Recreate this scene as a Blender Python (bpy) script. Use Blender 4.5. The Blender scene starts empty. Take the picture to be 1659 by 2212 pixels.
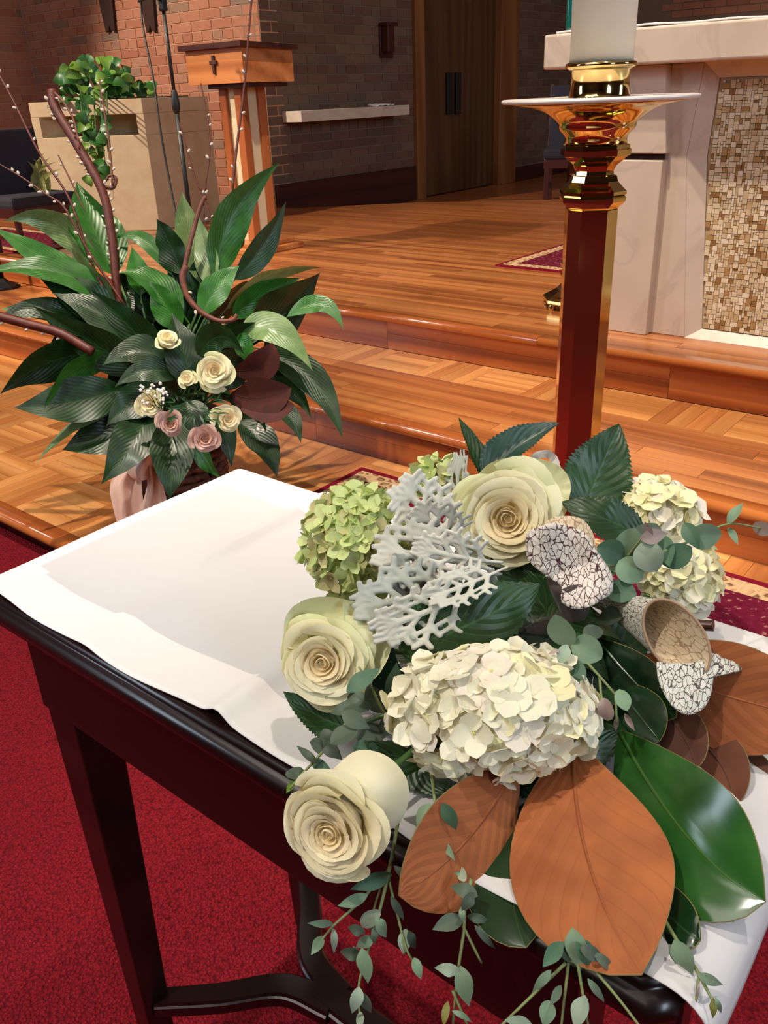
import bpy, bmesh, math, random
from mathutils import Vector, Matrix
random.seed(7)
sc = bpy.context.scene
COL = sc.collection
PI = math.pi
# ------------------------------------------------------------------ camera
EYE = 1.226
FPX, YAW, PIT, ROL = 1838.87, 0.6926, 0.4563, -0.0406
W0, H0 = 1659.0, 2212.0
FWD = Vector((-math.sin(YAW)*math.cos(PIT), math.cos(YAW)*math.cos(PIT), -math.sin(PIT)))
_rt = Vector((math.cos(YAW), math.sin(YAW), 0)); _up = _rt.cross(FWD)
RGT = _rt*math.cos(ROL) + _up*math.sin(ROL)
UPV = -_rt*math.sin(ROL) + _up*math.cos(ROL)
CAM = Vector((0, 0, EYE))
cd = bpy.data.cameras.new('camera'); cam = bpy.data.objects.new('camera', cd); COL.objects.link(cam)
cd.sensor_fit = 'VERTICAL'; cd.sensor_height = 36.0; cd.lens = 36.0*FPX/H0; cd.clip_start = 0.02; cd.clip_end = 100
m = Matrix((RGT, UPV, -FWD)).transposed().to_4x4(); m.translation = CAM
cam.matrix_world = m; sc.camera = cam
# ------------------------------------------------------------------ light, world, exposure
def srgb(r, g, b):
    f = lambda c: (c/255/12.92) if c <= 10 else ((c/255+0.055)/1.055)**2.4
    return (f(r), f(g), f(b), 1.0)
vs = sc.view_settings; vs.view_transform = 'Standard'; vs.look = 'None'; vs.exposure = 0.0; vs.gamma = 1.0; vs.use_curve_mapping = False
cy = sc.cycles; cy.max_bounces = 5; cy.diffuse_bounces = 3; cy.glossy_bounces = 3; cy.transmission_bounces = 4; cy.transparent_max_bounces = 4; cy.caustics_reflective = False; cy.caustics_refractive = False
wd = bpy.data.worlds.new('hall_ambience'); sc.world = wd; wd.use_nodes = True
wd.node_tree.nodes['Background'].inputs[0].default_value = (1.0, 0.86, 0.72, 1); wd.node_tree.nodes['Background'].inputs[1].default_value = 0.05
def area(name, loc, to, sx, sy, power, col):
    l = bpy.data.lights.new(name, 'AREA'); l.shape = 'RECTANGLE'; l.size = sx; l.size_y = sy; l.energy = power; l.color = col
    o = bpy.data.objects.new(name, l); COL.objects.link(o); o.location = loc
    o.rotation_euler = (Vector(to)-Vector(loc)).to_track_quat('-Z', 'Y').to_euler(); return o
def spot(name, loc, to, deg, power, col, rad=.08, blend=.4):
    l = bpy.data.lights.new(name, 'SPOT'); l.spot_size = math.radians(deg); l.spot_blend = blend; l.energy = power; l.color = col; l.shadow_soft_size = rad
    o = bpy.data.objects.new(name, l); COL.objects.link(o); o.location = loc
    o.rotation_euler = (Vector(to)-Vector(loc)).to_track_quat('-Z', 'Y').to_euler(); return o
WARM = (1.0, .85, .68); NEUT = (1.0, .92, .82); COOL = (.72, .86, 1.0)
spot('spotlight_pulpit_side', (-7.4, -1.4, 5.8), (-5.1, 4.5, .9), 46, 3400, WARM, .10)
spot('spotlight_altar', (-1.7, 1.0, 6.6), (-1.6, 3.2, .5), 58, 1450, WARM, .06)
spot('spotlight_table', (.5, .9, 6.2), (-.5, .7, .5), 38, 400, NEUT, .06)
spot('spotlight_table_front', (-1.2, -2.4, 6.3), (-.4, .45, .8), 22, 660, NEUT, .08)
spot('spotlight_aisle', (-3.2, -2.0, 6.3), (-2.0, .7, .1), 32, 800, NEUT, .12)
spot('added_altar_accent', (-1.0, 1.35, 6.6), (-.95, 3.05, .75), 26, 800, WARM, .04, .5)  # added accent beside the altar spot, strengthens the shadow under the mensa
area('daylight_window_sanctuary', (6.6, 5.6, 3.6), (-5.4, 5.0, 1.0), 1.6, 3.2, 170, COOL)
area('nave_ceiling_light', (-1.5, -5.0, 6.4), (-1.5, -5.0, 0), 6, 3, 230, NEUT)
area('sanctuary_ceiling_light', (-2.4, 6.2, 6.6), (-2.4, 6.2, 0), 3, 2, 45, WARM)
area('daylight_window_side', (6.6, -2.0, 3.6), (0, .5, .8), 1.6, 3.2, 240, COOL)
area('daylight_window_nave', (-8.6, -4.5, 3.6), (-1, .5, .8), 1.6, 3.2, 150, COOL)
# ------------------------------------------------------------------ pixel -> place helpers (image 1659 x 2212)
def ray(x, y): return RGT*((x-W0/2)/FPX) + UPV*(-(y-H0/2)/FPX) + FWD
def at(x, y, d): return CAM + ray(x, y)*d
def onz(x, y, z): r = ray(x, y); return CAM + r*((z-EYE)/r.z)
def onx(x, y, X): r = ray(x, y); return CAM + r*(X/r.x)
def ony(x, y, Y): r = ray(x, y); return CAM + r*(Y/r.y)
def zat(x, y, X, Y): r = ray(x, y); return EYE + math.hypot(X, Y)/math.hypot(r.x, r.y)*r.z
# ------------------------------------------------------------------ materials
def mat(name):
    m_ = bpy.data.materials.new(name); m_.use_nodes = True; nt = m_.node_tree
    return m_, nt, nt.nodes['Principled BSDF'], nt.nodes, nt.links
def ramp(N, L, fac, stops):
    r = N.new('ShaderNodeValToRGB'); e = r.color_ramp.elements
    while len(e) < len(stops): e.new(.5)
    for k, (p_, c) in enumerate(stops): e[k].position = p_; e[k].color = c
    L.new(fac, r.inputs[0]); return r.outputs[0]
def coords(N, L, kind='Object', scale=(1, 1, 1), randoff=False, rot=(0, 0, 0)):
    tc = N.new('ShaderNodeTexCoord'); mp = N.new('ShaderNodeMapping'); mp.inputs['Scale'].default_value = scale; mp.inputs['Rotation'].default_value = rot
    L.new(tc.outputs[kind], mp.inputs['Vector'])
    if randoff:
        oi = N.new('ShaderNodeObjectInfo'); mu = N.new('ShaderNodeVectorMath'); mu.operation = 'SCALE'; mu.inputs[0].default_value = (37., 23., 51.)
        L.new(oi.outputs['Random'], mu.inputs['Scale']); L.new(mu.outputs[0], mp.inputs['Location'])
    return mp.outputs[0]
def noise(N, L, vec, scale, detail=4, rough=.55):
    n = N.new('ShaderNodeTexNoise'); n.inputs['Scale'].default_value = scale; n.inputs['Detail'].default_value = detail; n.inputs['Roughness'].default_value = rough
    if vec is not None: L.new(vec, n.inputs['Vector'])
    return n.outputs['Fac']
def bump(N, L, b, h, strength, dist=.002):
    bp = N.new('ShaderNodeBump'); bp.inputs['Strength'].default_value = strength; bp.inputs['Distance'].default_value = dist
    L.new(h, bp.inputs['Height']); L.new(bp.outputs[0], b.inputs['Normal'])
def mixc(N, L, fac, a, b_, mode='MIX'):
    x = N.new('ShaderNodeMix'); x.data_type = 'RGBA'; x.blend_type = mode
    if isinstance(fac, (int, float)): x.inputs[0].default_value = fac
    else: L.new(fac, x.inputs[0])
    for i, v in ((6, a), (7, b_)):
        if isinstance(v, tuple): x.inputs[i].default_value = v
        else: L.new(v, x.inputs[i])
    return x.outputs[2]
def plain(name, c, rough=.5, metal=0, spec=.5, nz=0, nscale=30, c2=None, bmp=0):
    m_, nt, b, N, L = mat(name)
    b.inputs['Roughness'].default_value = rough; b.inputs['Metallic'].default_value = metal; b.inputs['Specular IOR Level'].default_value = spec
    b.inputs['Base Color'].default_value = c
    if c2 is not None or bmp:
        v = coords(N, L); f = noise(N, L, v, nscale)
        if c2 is not None: L.new(ramp(N, L, f, [(.35, c), (.65, c2)]), b.inputs['Base Color'])
        if bmp: bump(N, L, b, f, bmp)
    return m_
def wood(name, c1, c2, c3, axis='X', scale=1., rough=.3, rnd=.25, coat=0.):
    m_, nt, b, N, L = mat(name)
    sc_ = {'X': (1.2, 22, 22), 'Y': (22, 1.2, 22), 'Z': (22, 22, 1.2)}[axis]
    v = coords(N, L, 'Object', tuple(s*scale for s in sc_), True)
    f = noise(N, L, v, 1.6, 3, .62)
    v2 = coords(N, L, 'Object', tuple(s*scale*.35 for s in sc_), True)
    wv = N.new('ShaderNodeTexWave'); wv.wave_type = 'RINGS'; wv.inputs['Scale'].default_value = .55; wv.inputs['Distortion'].default_value = 5.5; wv.inputs['Detail'].default_value = 2.5; wv.inputs['Detail Scale'].default_value = .9
    L.new(v2, wv.inputs['Vector'])
    ad = N.new('ShaderNodeMath'); ad.operation = 'MULTIPLY_ADD'; ad.inputs[1].default_value = .38; L.new(wv.outputs['Fac'], ad.inputs[0])
    s2 = N.new('ShaderNodeMath'); s2.operation = 'MULTIPLY'; s2.inputs[1].default_value = .62; L.new(f, s2.inputs[0]); L.new(s2.outputs[0], ad.inputs[2])
    col = ramp(N, L, ad.outputs[0], [(.22, c1), (.48, c2), (.75, c3)])
    oi = N.new('ShaderNodeObjectInfo'); hs = N.new('ShaderNodeHueSaturation')
    mr = N.new('ShaderNodeMapRange'); mr.inputs[3].default_value = 1-rnd; mr.inputs[4].default_value = 1+rnd*.8
    L.new(oi.outputs['Random'], mr.inputs[0]); L.new(mr.outputs[0], hs.inputs['Value']); L.new(col, hs.inputs['Color'])
    L.new(hs.outputs[0], b.inputs['Base Color']); b.inputs['Roughness'].default_value = rough
    b.inputs['Coat Weight'].default_value = coat; b.inputs['Coat Roughness'].default_value = .12
    return m_
OAK = dict(c1=srgb(130, 72, 38), c2=srgb(168, 100, 54), c3=srgb(188, 122, 70))
M = {}
M['plank'] = wood('oak_floor_plank', axis='X', rough=.26, rnd=.16, coat=.25, **OAK)
M['parq_x'] = wood('oak_parquet_lengthwise', srgb(168, 106, 56), srgb(196, 132, 74), srgb(212, 152, 92), 'X', 1.3, .24, .16, .25)
M['parq_y'] = wood('oak_parquet_crosswise', srgb(154, 92, 48), srgb(184, 118, 64), srgb(202, 140, 82), 'Y', 1.3, .24, .16, .25)
M['riser'] = wood('oak_riser_board', srgb(128, 58, 26), srgb(172, 90, 42), srgb(192, 112, 58), 'X', .8, .32, .16, .15)
M['nosing'] = wood('oak_nosing', srgb(140, 70, 32), srgb(178, 98, 46), srgb(196, 118, 60), 'X', 1., .22, .08, .3)
M['gap'] = plain('dark_floor_joint', srgb(62, 30, 14), .8)
M['mahogany'] = wood('dark_mahogany', srgb(15, 4, 4), srgb(24, 6, 6), srgb(34, 10, 8), 'X', .7, .3, .05, .12)
M['doorwood'] = wood('door_veneer', srgb(66, 42, 24), srgb(80, 52, 30), srgb(90, 62, 38), 'Z', .6, .4, .04)
M['trimwood'] = wood('oak_door_trim', srgb(108, 64, 32), srgb(126, 78, 42), srgb(140, 92, 52), 'Z', .6, .4, .04)
M['lectern'] = wood('lectern_oak', srgb(150, 86, 44), srgb(178, 108, 58), srgb(192, 124, 72), 'X', .6, .36, .05, .1)
M['lecternz'] = wood('lectern_oak_upright', srgb(130, 66, 32), srgb(158, 86, 44), srgb(172, 100, 54), 'Z', .6, .36, .05, .1)
M['darkwood'] = wood('dark_walnut', srgb(40, 16, 10), srgb(58, 26, 16), srgb(70, 34, 20), 'X', .8, .35, .05)
def m_carpet():
    m_, nt, b, N, L = mat('red_carpet'); v = coords(N, L)
    f = noise(N, L, v, 3, 3); g = noise(N, L, v, 260, 2, .7)
    vo = N.new('ShaderNodeTexVoronoi'); vo.inputs['Scale'].default_value = 190; L.new(v, vo.inputs['Vector'])
    c = ramp(N, L, f, [(.3, srgb(160, 22, 38)), (.7, srgb(176, 30, 46))])
    k = N.new('ShaderNodeMath'); k.operation = 'MULTIPLY'; L.new(vo.outputs['Distance'], k.inputs[0]); k.inputs[1].default_value = .75
    k2 = N.new('ShaderNodeMath'); k2.operation = 'MULTIPLY_ADD'; L.new(g, k2.inputs[0]); k2.inputs[1].default_value = .5; L.new(k.outputs[0], k2.inputs[2])
    L.new(mixc(N, L, k2.outputs[0], c, srgb(84, 7, 18)), b.inputs['Base Color']); b.inputs['Roughness'].default_value = .95; b.inputs['Specular IOR Level'].default_value = .15
    b.inputs['Sheen Weight'].default_value = 0.
    ml = N.new('ShaderNodeMath'); ml.operation = 'SUBTRACT'; L.new(g, ml.inputs[0]); L.new(vo.outputs['Distance'], ml.inputs[1])
    bump(N, L, b, ml.outputs[0], 1.0, .008); return m_
M['carpet'] = m_carpet()
def m_brick(name, stops, dark):
    m_, nt, b, N, L = mat(name); oi = N.new('ShaderNodeObjectInfo')
    v = coords(N, L, 'Object', (1, 1, 1), True); f = noise(N, L, v, 26, 3, .6)
    c = ramp(N, L, oi.outputs['Random'], stops)
    L.new(mixc(N, L, f, c, dark, 'MIX'), b.inputs['Base Color'])
    mr = N.new('ShaderNodeMapRange'); mr.inputs[1].default_value = .45; mr.inputs[2].default_value = .95; mr.inputs[4].default_value = .55
    L.new(f, mr.inputs[0])
    for n in N:
        if n.type == 'MIX': L.new(mr.outputs[0], n.inputs[0])
    b.inputs['Roughness'].default_value = .85; bump(N, L, b, f, .35, .003); return m_
M['brick'] = m_brick('red_clay_brick', [(0, srgb(152, 94, 70)), (.35, srgb(164, 106, 80)), (.65, srgb(168, 112, 86)), (.88, srgb(156, 112, 88)), (.985, srgb(128, 102, 86))], srgb(128, 86, 68))
M['mortar'] = plain('brick_mortar', srgb(188, 142, 108), .95, c2=srgb(160, 114, 86), nscale=40, bmp=.3)
M['brick_shaded'] = m_brick('shaded_clay_brick', [(0, srgb(92, 66, 52)), (.5, srgb(106, 78, 62)), (.8, srgb(112, 88, 72)), (1, srgb(90, 74, 62))], srgb(76, 56, 45))  # shaded copy of the clay brick, the side wall's shade put into its colour
M['mortar_shaded'] = plain('shaded_mortar', srgb(130, 108, 88), .95, c2=srgb(112, 92, 76), nscale=40, bmp=.3)
def m_marble():
    m_, nt, b, N, L = mat('cream_marble'); v = coords(N, L)
    n1 = N.new('ShaderNodeTexNoise'); n1.inputs['Scale'].default_value = 2.2; n1.inputs['Detail'].default_value = 8; n1.inputs['Distortion'].default_value = 1.6; L.new(v, n1.inputs['Vector'])
    vein = ramp(N, L, n1.outputs['Fac'], [(.465, (0, 0, 0, 1)), (.5, (1, 1, 1, 1)), (.535, (0, 0, 0, 1))])
    base = ramp(N, L, noise(N, L, v, 5), [(.3, srgb(198, 180, 162)), (.7, srgb(210, 194, 178))])
    mu = N.new('ShaderNodeMath'); mu.operation = 'MULTIPLY'; mu.inputs[1].default_value = .32
    L.new(vein, mu.inputs[0]); L.new(mixc(N, L, mu.outputs[0], base, srgb(170, 150, 138)), b.inputs['Base Color'])
    b.inputs['Roughness'].default_value = .38; return m_
M['marble'] = m_marble()
M['stone'] = plain('buff_limestone', srgb(196, 172, 138), .8, c2=srgb(186, 160, 126), nscale=9, bmp=.05)
def m_brass():
    m_, nt, b, N, L = mat('polished_brass'); b.inputs['Metallic'].default_value = 1; b.inputs['Base Color'].default_value = srgb(226, 200, 132); b.inputs['Roughness'].default_value = .07
    f = noise(N, L, coords(N, L), 5); mr = N.new('ShaderNodeMapRange'); mr.inputs[3].default_value = .04; mr.inputs[4].default_value = .13; L.new(f, mr.inputs[0]); L.new(mr.outputs[0], b.inputs['Roughness']); return m_
M['brass'] = m_brass()
M['wax'] = plain('ivory_candle_wax', srgb(252, 243, 222), .45); M['wax'].node_tree.nodes['Principled BSDF'].inputs['Subsurface Weight'].default_value = .25; M['wax'].node_tree.nodes['Principled BSDF'].inputs['Subsurface Radius'].default_value = (.02, .014, .008)
M['silver'] = plain('drip_plate_white_metal', srgb(226, 214, 208), .35, .2)
def m_tiles(name, island):
    m_, nt, b, N, L = mat(name)
    r = (N.new('ShaderNodeNewGeometry').outputs['Random Per Island'] if island else N.new('ShaderNodeObjectInfo').outputs['Random'])
    c = ramp(N, L, r, [(0, srgb(206, 184, 148)), (.3, srgb(222, 204, 172)), (.55, srgb(192, 164, 122)), (.68, srgb(228, 214, 188)), (.84, srgb(170, 134, 86)), (.92, srgb(146, 108, 66))])
    for n in N:
        if n.type == 'VALTORGB': n.color_ramp.interpolation = 'CONSTANT'
    L.new(c, b.inputs['Base Color']); b.inputs['Roughness'].default_value = .35; return m_
M['tile'] = m_tiles('mosaic_stone_tile', False); M['tiles'] = m_tiles('mosaic_stone_tiles', True)
M['grout'] = plain('mosaic_grout', srgb(184, 162, 128), .9)
def m_rug(name):
    m_, nt, b, N, L = mat(name); tc = N.new('ShaderNodeUVMap'); sp = N.new('ShaderNodeSeparateXYZ'); L.new(tc.outputs[0], sp.inputs[0])   # uv.x = metres from the edge, uv.y = metres along it
    cb = N.new('ShaderNodeCombineXYZ'); L.new(sp.outputs[0], cb.inputs[0]); L.new(sp.outputs[1], cb.inputs[1])
    vo = N.new('ShaderNodeTexVoronoi'); vo.feature = 'DISTANCE_TO_EDGE'; vo.inputs['Scale'].default_value = 34; L.new(cb.outputs[0], vo.inputs['Vector'])
    ns = noise(N, L, cb.outputs[0], 55, 3)
    pat = ramp(N, L, vo.outputs['Distance'], [(.0, srgb(196, 164, 124)), (.16, srgb(176, 142, 104)), (.22, srgb(96, 62, 44)), (.34, srgb(150, 118, 84)), (.5, srgb(110, 70, 56))])
    fld = ramp(N, L, ns, [(.42, srgb(88, 14, 36)), (.6, srgb(98, 20, 42)), (.68, srgb(150, 108, 92)), (.8, srgb(130, 92, 76))])
    r1 = N.new('ShaderNodeMath'); r1.operation = 'GREATER_THAN'; r1.inputs[1].default_value = .022; L.new(sp.outputs[0], r1.inputs[0])
    r2 = N.new('ShaderNodeMath'); r2.operation = 'GREATER_THAN'; r2.inputs[1].default_value = .085; L.new(sp.outputs[0], r2.inputs[0])
    a = mixc(N, L, r1.outputs[0], srgb(110, 16, 34), pat); L.new(mixc(N, L, r2.outputs[0], a, fld), b.inputs['Base Color'])
    b.inputs['Roughness'].default_value = .95; b.inputs['Specular IOR Level'].default_value = .1; bump(N, L, b, ns, .6, .003); return m_
M['rug'] = m_rug('woven_rug')
def m_cloth():
    m_, nt, b, N, L = mat('white_linen'); tc = N.new('ShaderNodeUVMap'); sp = N.new('ShaderNodeSeparateXYZ'); L.new(tc.outputs[0], sp.inputs[0])
    v = coords(N, L, 'Object', (900, 12, 12)); v2 = coords(N, L, 'Object', (12, 900, 12)); f = noise(N, L, v, 1, 3); g = noise(N, L, v2, 1, 3)
    ad = N.new('ShaderNodeMath'); ad.operation = 'ADD'; L.new(f, ad.inputs[0]); L.new(g, ad.inputs[1])
    inn = ramp(N, L, sp.outputs[0], [(.48, srgb(216, 213, 212)), (.52, srgb(190, 188, 189))])   # uv.x: 0 doubled hem, 1 single layer
    L.new(inn, b.inputs['Base Color']); b.inputs['Roughness'].default_value = .85; b.inputs['Specular IOR Level'].default_value = .2; bump(N, L, b, ad.outputs[0], .12, .0006); return m_
M['cloth'] = m_cloth()
M['linen'] = plain('altar_linen', srgb(244, 238, 232), .9)
def petal(name, c, c2, trans=.3, rough=.55, nscale=18):
    trans *= .6
    m_, nt, b, N, L = mat(name); f = noise(N, L, coords(N, L, 'Object', (1, 1, 1), True), nscale, 3)
    col = ramp(N, L, f, [(.3, c), (.7, c2)]); L.new(col, b.inputs['Base Color']); b.inputs['Roughness'].default_value = rough; b.inputs['Specular IOR Level'].default_value = .3
    t = N.new('ShaderNodeBsdfTranslucent'); L.new(col, t.inputs[0]); mx = N.new('ShaderNodeMixShader'); mx.inputs[0].default_value = trans
    L.new(b.outputs[0], mx.inputs[1]); L.new(t.outputs[0], mx.inputs[2]); L.new(mx.outputs[0], N['Material Output'].inputs[0]); return m_
M['rose_in'] = petal('rose_petal_heart', srgb(246, 226, 178), srgb(250, 234, 196), .4)
M['rose_mid'] = petal('rose_petal_cream', srgb(246, 236, 192), srgb(250, 244, 210), .36)
M['rose_out'] = petal('rose_petal_outer', srgb(234, 236, 178), srgb(246, 242, 206))
M['rose_warm'] = petal('rose_petal_ivory', srgb(240, 224, 178), srgb(246, 234, 196))
M['pink_in'] = petal('pink_rose_heart', srgb(214, 162, 140), srgb(226, 184, 160)); M['pink_out'] = petal('pink_rose_petal', srgb(220, 180, 168), srgb(234, 202, 188))
M['hyd_white'] = petal('hydrangea_cream_sepal', srgb(248, 242, 206), srgb(252, 249, 230), .36)
M['hyd_white2'] = petal('hydrangea_yellowish_sepal', srgb(246, 238, 180), srgb(250, 245, 208), .3)
M['hyd_blush'] = petal('hydrangea_blush_sepal', srgb(246, 236, 216), srgb(250, 244, 230), .36)
M['hyd_green'] = petal('hydrangea_green_sepal', srgb(186, 206, 118), srgb(210, 222, 150), .35)
M['hyd_green2'] = petal('hydrangea_lime_sepal', srgb(202, 218, 138), srgb(222, 230, 170), .35)
M['hyd_green3'] = petal('hydrangea_blushed_green_sepal', srgb(196, 200, 130), srgb(222, 204, 160), .35)
M['hyd_core'] = plain('hydrangea_filler', srgb(120, 130, 62), .8)
M['hyd_filler_cream'] = plain('hydrangea_cream_filler', srgb(196, 188, 120), .8)
M['eye'] = plain('floret_eye', srgb(214, 206, 130), .6)
def leafm(name, c, c2, vein, rough=.35, coat=0., vscale=9, vamt=.5, sheen=0, trans=.12, ribs=True, wear=0):
    m_, nt, b, N, L = mat(name); uv = N.new('ShaderNodeUVMap'); sp = N.new('ShaderNodeSeparateXYZ'); L.new(uv.outputs[0], sp.inputs[0])   # u -1..1 across, v 0..1 along
    ab = N.new('ShaderNodeMath'); ab.operation = 'ABSOLUTE'; L.new(sp.outputs[0], ab.inputs[0])
    f = noise(N, L, coords(N, L, 'Object', (1, 1, 1), True), 30, 2)
    col = ramp(N, L, f, [(.3, c), (.7, c2)])
    sl = N.new('ShaderNodeMath'); sl.operation = 'MULTIPLY_ADD'; sl.inputs[1].default_value = -.42; L.new(ab.outputs[0], sl.inputs[0]); L.new(sp.outputs[1], sl.inputs[2])
    ml = N.new('ShaderNodeMath'); ml.operation = 'MULTIPLY'; ml.inputs[1].default_value = vscale; L.new(sl.outputs[0], ml.inputs[0])
    pp = N.new('ShaderNodeMath'); pp.operation = 'PINGPONG'; pp.inputs[1].default_value = .5; L.new(ml.outputs[0], pp.inputs[0])   # 0 on a side vein
    r1 = N.new('ShaderNodeMapRange'); r1.inputs[1].default_value = .0; r1.inputs[2].default_value = .09; r1.inputs[3].default_value = 1; r1.inputs[4].default_value = 0; L.new(pp.outputs[0], r1.inputs[0])
    r2 = N.new('ShaderNodeMapRange'); r2.inputs[1].default_value = .0; r2.inputs[2].default_value = .045; r2.inputs[3].default_value = 1; r2.inputs[4].default_value = 0; L.new(ab.outputs[0], r2.inputs[0])
    mx = N.new('ShaderNodeMath'); mx.operation = 'MAXIMUM'; L.new(r2.outputs[0], mx.inputs[0])
    if ribs:
        q = N.new('ShaderNodeMath'); q.operation = 'MULTIPLY'; q.inputs[1].default_value = .55; L.new(r1.outputs[0], q.inputs[0]); L.new(q.outputs[0], mx.inputs[1])
    else: mx.inputs[1].default_value = 0
    q2 = N.new('ShaderNodeMath'); q2.operation = 'MULTIPLY'; q2.inputs[1].default_value = vamt; L.new(mx.outputs[0], q2.inputs[0])
    cc = mixc(N, L, q2.outputs[0], col, vein)
    oi = N.new('ShaderNodeObjectInfo'); hs = N.new('ShaderNodeHueSaturation'); mr = N.new('ShaderNodeMapRange'); mr.inputs[3].default_value = .8; mr.inputs[4].default_value = 1.2
    L.new(oi.outputs['Random'], mr.inputs[0]); L.new(mr.outputs[0], hs.inputs['Value']); L.new(cc, hs.inputs['Color']); L.new(hs.outputs[0], b.inputs['Base Color'])
    b.inputs['Roughness'].default_value = rough; b.inputs['Coat Weight'].default_value = coat; b.inputs['Coat Roughness'].default_value = .18; b.inputs['Sheen Weight'].default_value = sheen
    if ribs: bump(N, L, b, pp.outputs[0], .35, .002)
    if trans:
        t = N.new('ShaderNodeBsdfTranslucent'); L.new(hs.outputs[0], t.inputs[0]); ms = N.new('ShaderNodeMixShader'); ms.inputs[0].default_value = trans
        L.new(b.outputs[0], ms.inputs[1]); L.new(t.outputs[0], ms.inputs[2]); L.new(ms.outputs[0], N['Material Output'].inputs[0])
    return m_
M['lily'] = leafm('peace_lily_leaf', srgb(14, 40, 15), srgb(26, 62, 22), srgb(70, 110, 52), .36, .06, 14, .35)
M['lily2'] = leafm('peace_lily_leaf_bright', srgb(36, 92, 28), srgb(54, 118, 38), srgb(110, 150, 72), .36, .06, 14, .35)
M['lily3'] = leafm('peace_lily_leaf_pale', srgb(96, 128, 76), srgb(130, 152, 98), srgb(60, 96, 48), .3, .25, 13, .6)
M['hleaf'] = leafm('hydrangea_leaf', srgb(26, 52, 24), srgb(40, 72, 32), srgb(84, 118, 74), .38, .1, 8, .45)
M['hleaf2'] = leafm('hydrangea_leaf_bluish', srgb(24, 54, 46), srgb(40, 76, 62), srgb(84, 118, 96), .36, .2, 8, .35)
M['mag_top'] = leafm('magnolia_leaf_top', srgb(30, 70, 26), srgb(46, 94, 36), srgb(96, 128, 60), .2, .5, 8, .25, ribs=False, trans=.03)
M['mag_dark'] = leafm('magnolia_leaf_dark_top', srgb(16, 42, 22), srgb(26, 58, 28), srgb(70, 100, 50), .2, .5, 8, .25, ribs=False, trans=.03)
M['mag_under'] = leafm('magnolia_leaf_underside', srgb(146, 78, 36), srgb(174, 100, 50), srgb(104, 50, 24), .78, 0, 9, .38, .1, .03)
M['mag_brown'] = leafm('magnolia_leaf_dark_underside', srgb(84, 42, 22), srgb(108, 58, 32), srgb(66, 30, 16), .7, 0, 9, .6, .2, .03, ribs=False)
M['mag_red'] = leafm('bronze_leaf', srgb(64, 20, 12), srgb(84, 30, 18), srgb(50, 14, 9), .8, 0, 9, .5, 0, .05, ribs=False)
M['rim'] = plain('magnolia_leaf_rim', srgb(122, 108, 54), .6)
M['euca'] = leafm('eucalyptus_leaf', srgb(108, 138, 108), srgb(134, 160, 128), srgb(140, 166, 136), .6, 0, 7, .3, .2, ribs=False)
M['euca2'] = leafm('eucalyptus_leaf_grey', srgb(134, 154, 132), srgb(164, 180, 156), srgb(160, 176, 150), .6, 0, 7, .3, .2, ribs=False)
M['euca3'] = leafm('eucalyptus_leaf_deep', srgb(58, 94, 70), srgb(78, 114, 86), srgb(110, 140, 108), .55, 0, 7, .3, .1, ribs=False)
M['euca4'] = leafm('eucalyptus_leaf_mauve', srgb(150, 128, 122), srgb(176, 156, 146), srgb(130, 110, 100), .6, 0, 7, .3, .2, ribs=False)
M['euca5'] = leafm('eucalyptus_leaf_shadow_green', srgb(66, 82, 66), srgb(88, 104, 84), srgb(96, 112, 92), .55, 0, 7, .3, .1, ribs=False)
M['estem'] = plain('eucalyptus_stem', srgb(128, 140, 88), .6)
M['dusty'] = leafm('dusty_miller_leaf', srgb(190, 190, 176), srgb(214, 212, 198), srgb(214, 212, 200), .9, 0, 7, .3, .6, .05, ribs=False)
M['dusty2'] = leafm('dusty_miller_leaf_bluish', srgb(150, 156, 146), srgb(178, 182, 170), srgb(186, 192, 182), .9, 0, 7, .3, .6, .05, ribs=False)
M['foam'] = plain('wet_floral_foam', srgb(18, 34, 20), .9)
M['gstem'] = plain('green_flower_stem', srgb(70, 104, 52), .5)
def m_pitcher(name, c, c2, vein, scale):
    m_, nt, b, N, L = mat(name); uv = N.new('ShaderNodeUVMap'); mp = N.new('ShaderNodeMapping'); mp.inputs['Scale'].default_value = (scale, scale*.62, 1); L.new(uv.outputs[0], mp.inputs[0])
    nz = N.new('ShaderNodeTexNoise'); nz.inputs['Scale'].default_value = 2.; L.new(mp.outputs[0], nz.inputs[0])
    va = N.new('ShaderNodeVectorMath'); va.operation = 'MULTIPLY_ADD'; va.inputs[1].default_value = (.5, .5, 0); L.new(nz.outputs['Color'], va.inputs[0]); L.new(mp.outputs[0], va.inputs[2])
    vo = N.new('ShaderNodeTexVoronoi'); vo.feature = 'DISTANCE_TO_EDGE'; vo.inputs['Scale'].default_value = 1.; L.new(va.outputs[0], vo.inputs['Vector'])
    f = noise(N, L, mp.outputs[0], .8, 3); base = ramp(N, L, f, [(.35, c), (.65, c2)])
    k = ramp(N, L, vo.outputs['Distance'], [(.026, (1, 1, 1, 1)), (.068, (0, 0, 0, 1))]); col = mixc(N, L, k, base, vein)
    L.new(col, b.inputs['Base Color']); b.inputs['Roughness'].default_value = .55; b.inputs['Sheen Weight'].default_value = .2
    t = N.new('ShaderNodeBsdfTranslucent'); L.new(col, t.inputs[0]); mx = N.new('ShaderNodeMixShader'); mx.inputs[0].default_value = .15
    L.new(b.outputs[0], mx.inputs[1]); L.new(t.outputs[0], mx.inputs[2]); L.new(mx.outputs[0], N['Material Output'].inputs[0]); return m_
M['pit_hood'] = m_pitcher('pitcher_plant_hood', srgb(238, 226, 214), srgb(246, 236, 222), srgb(74, 20, 26), 9)
M['pit_tube'] = m_pitcher('pitcher_plant_tube', srgb(214, 216, 202), srgb(238, 232, 222), srgb(72, 56, 50), 15)
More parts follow.
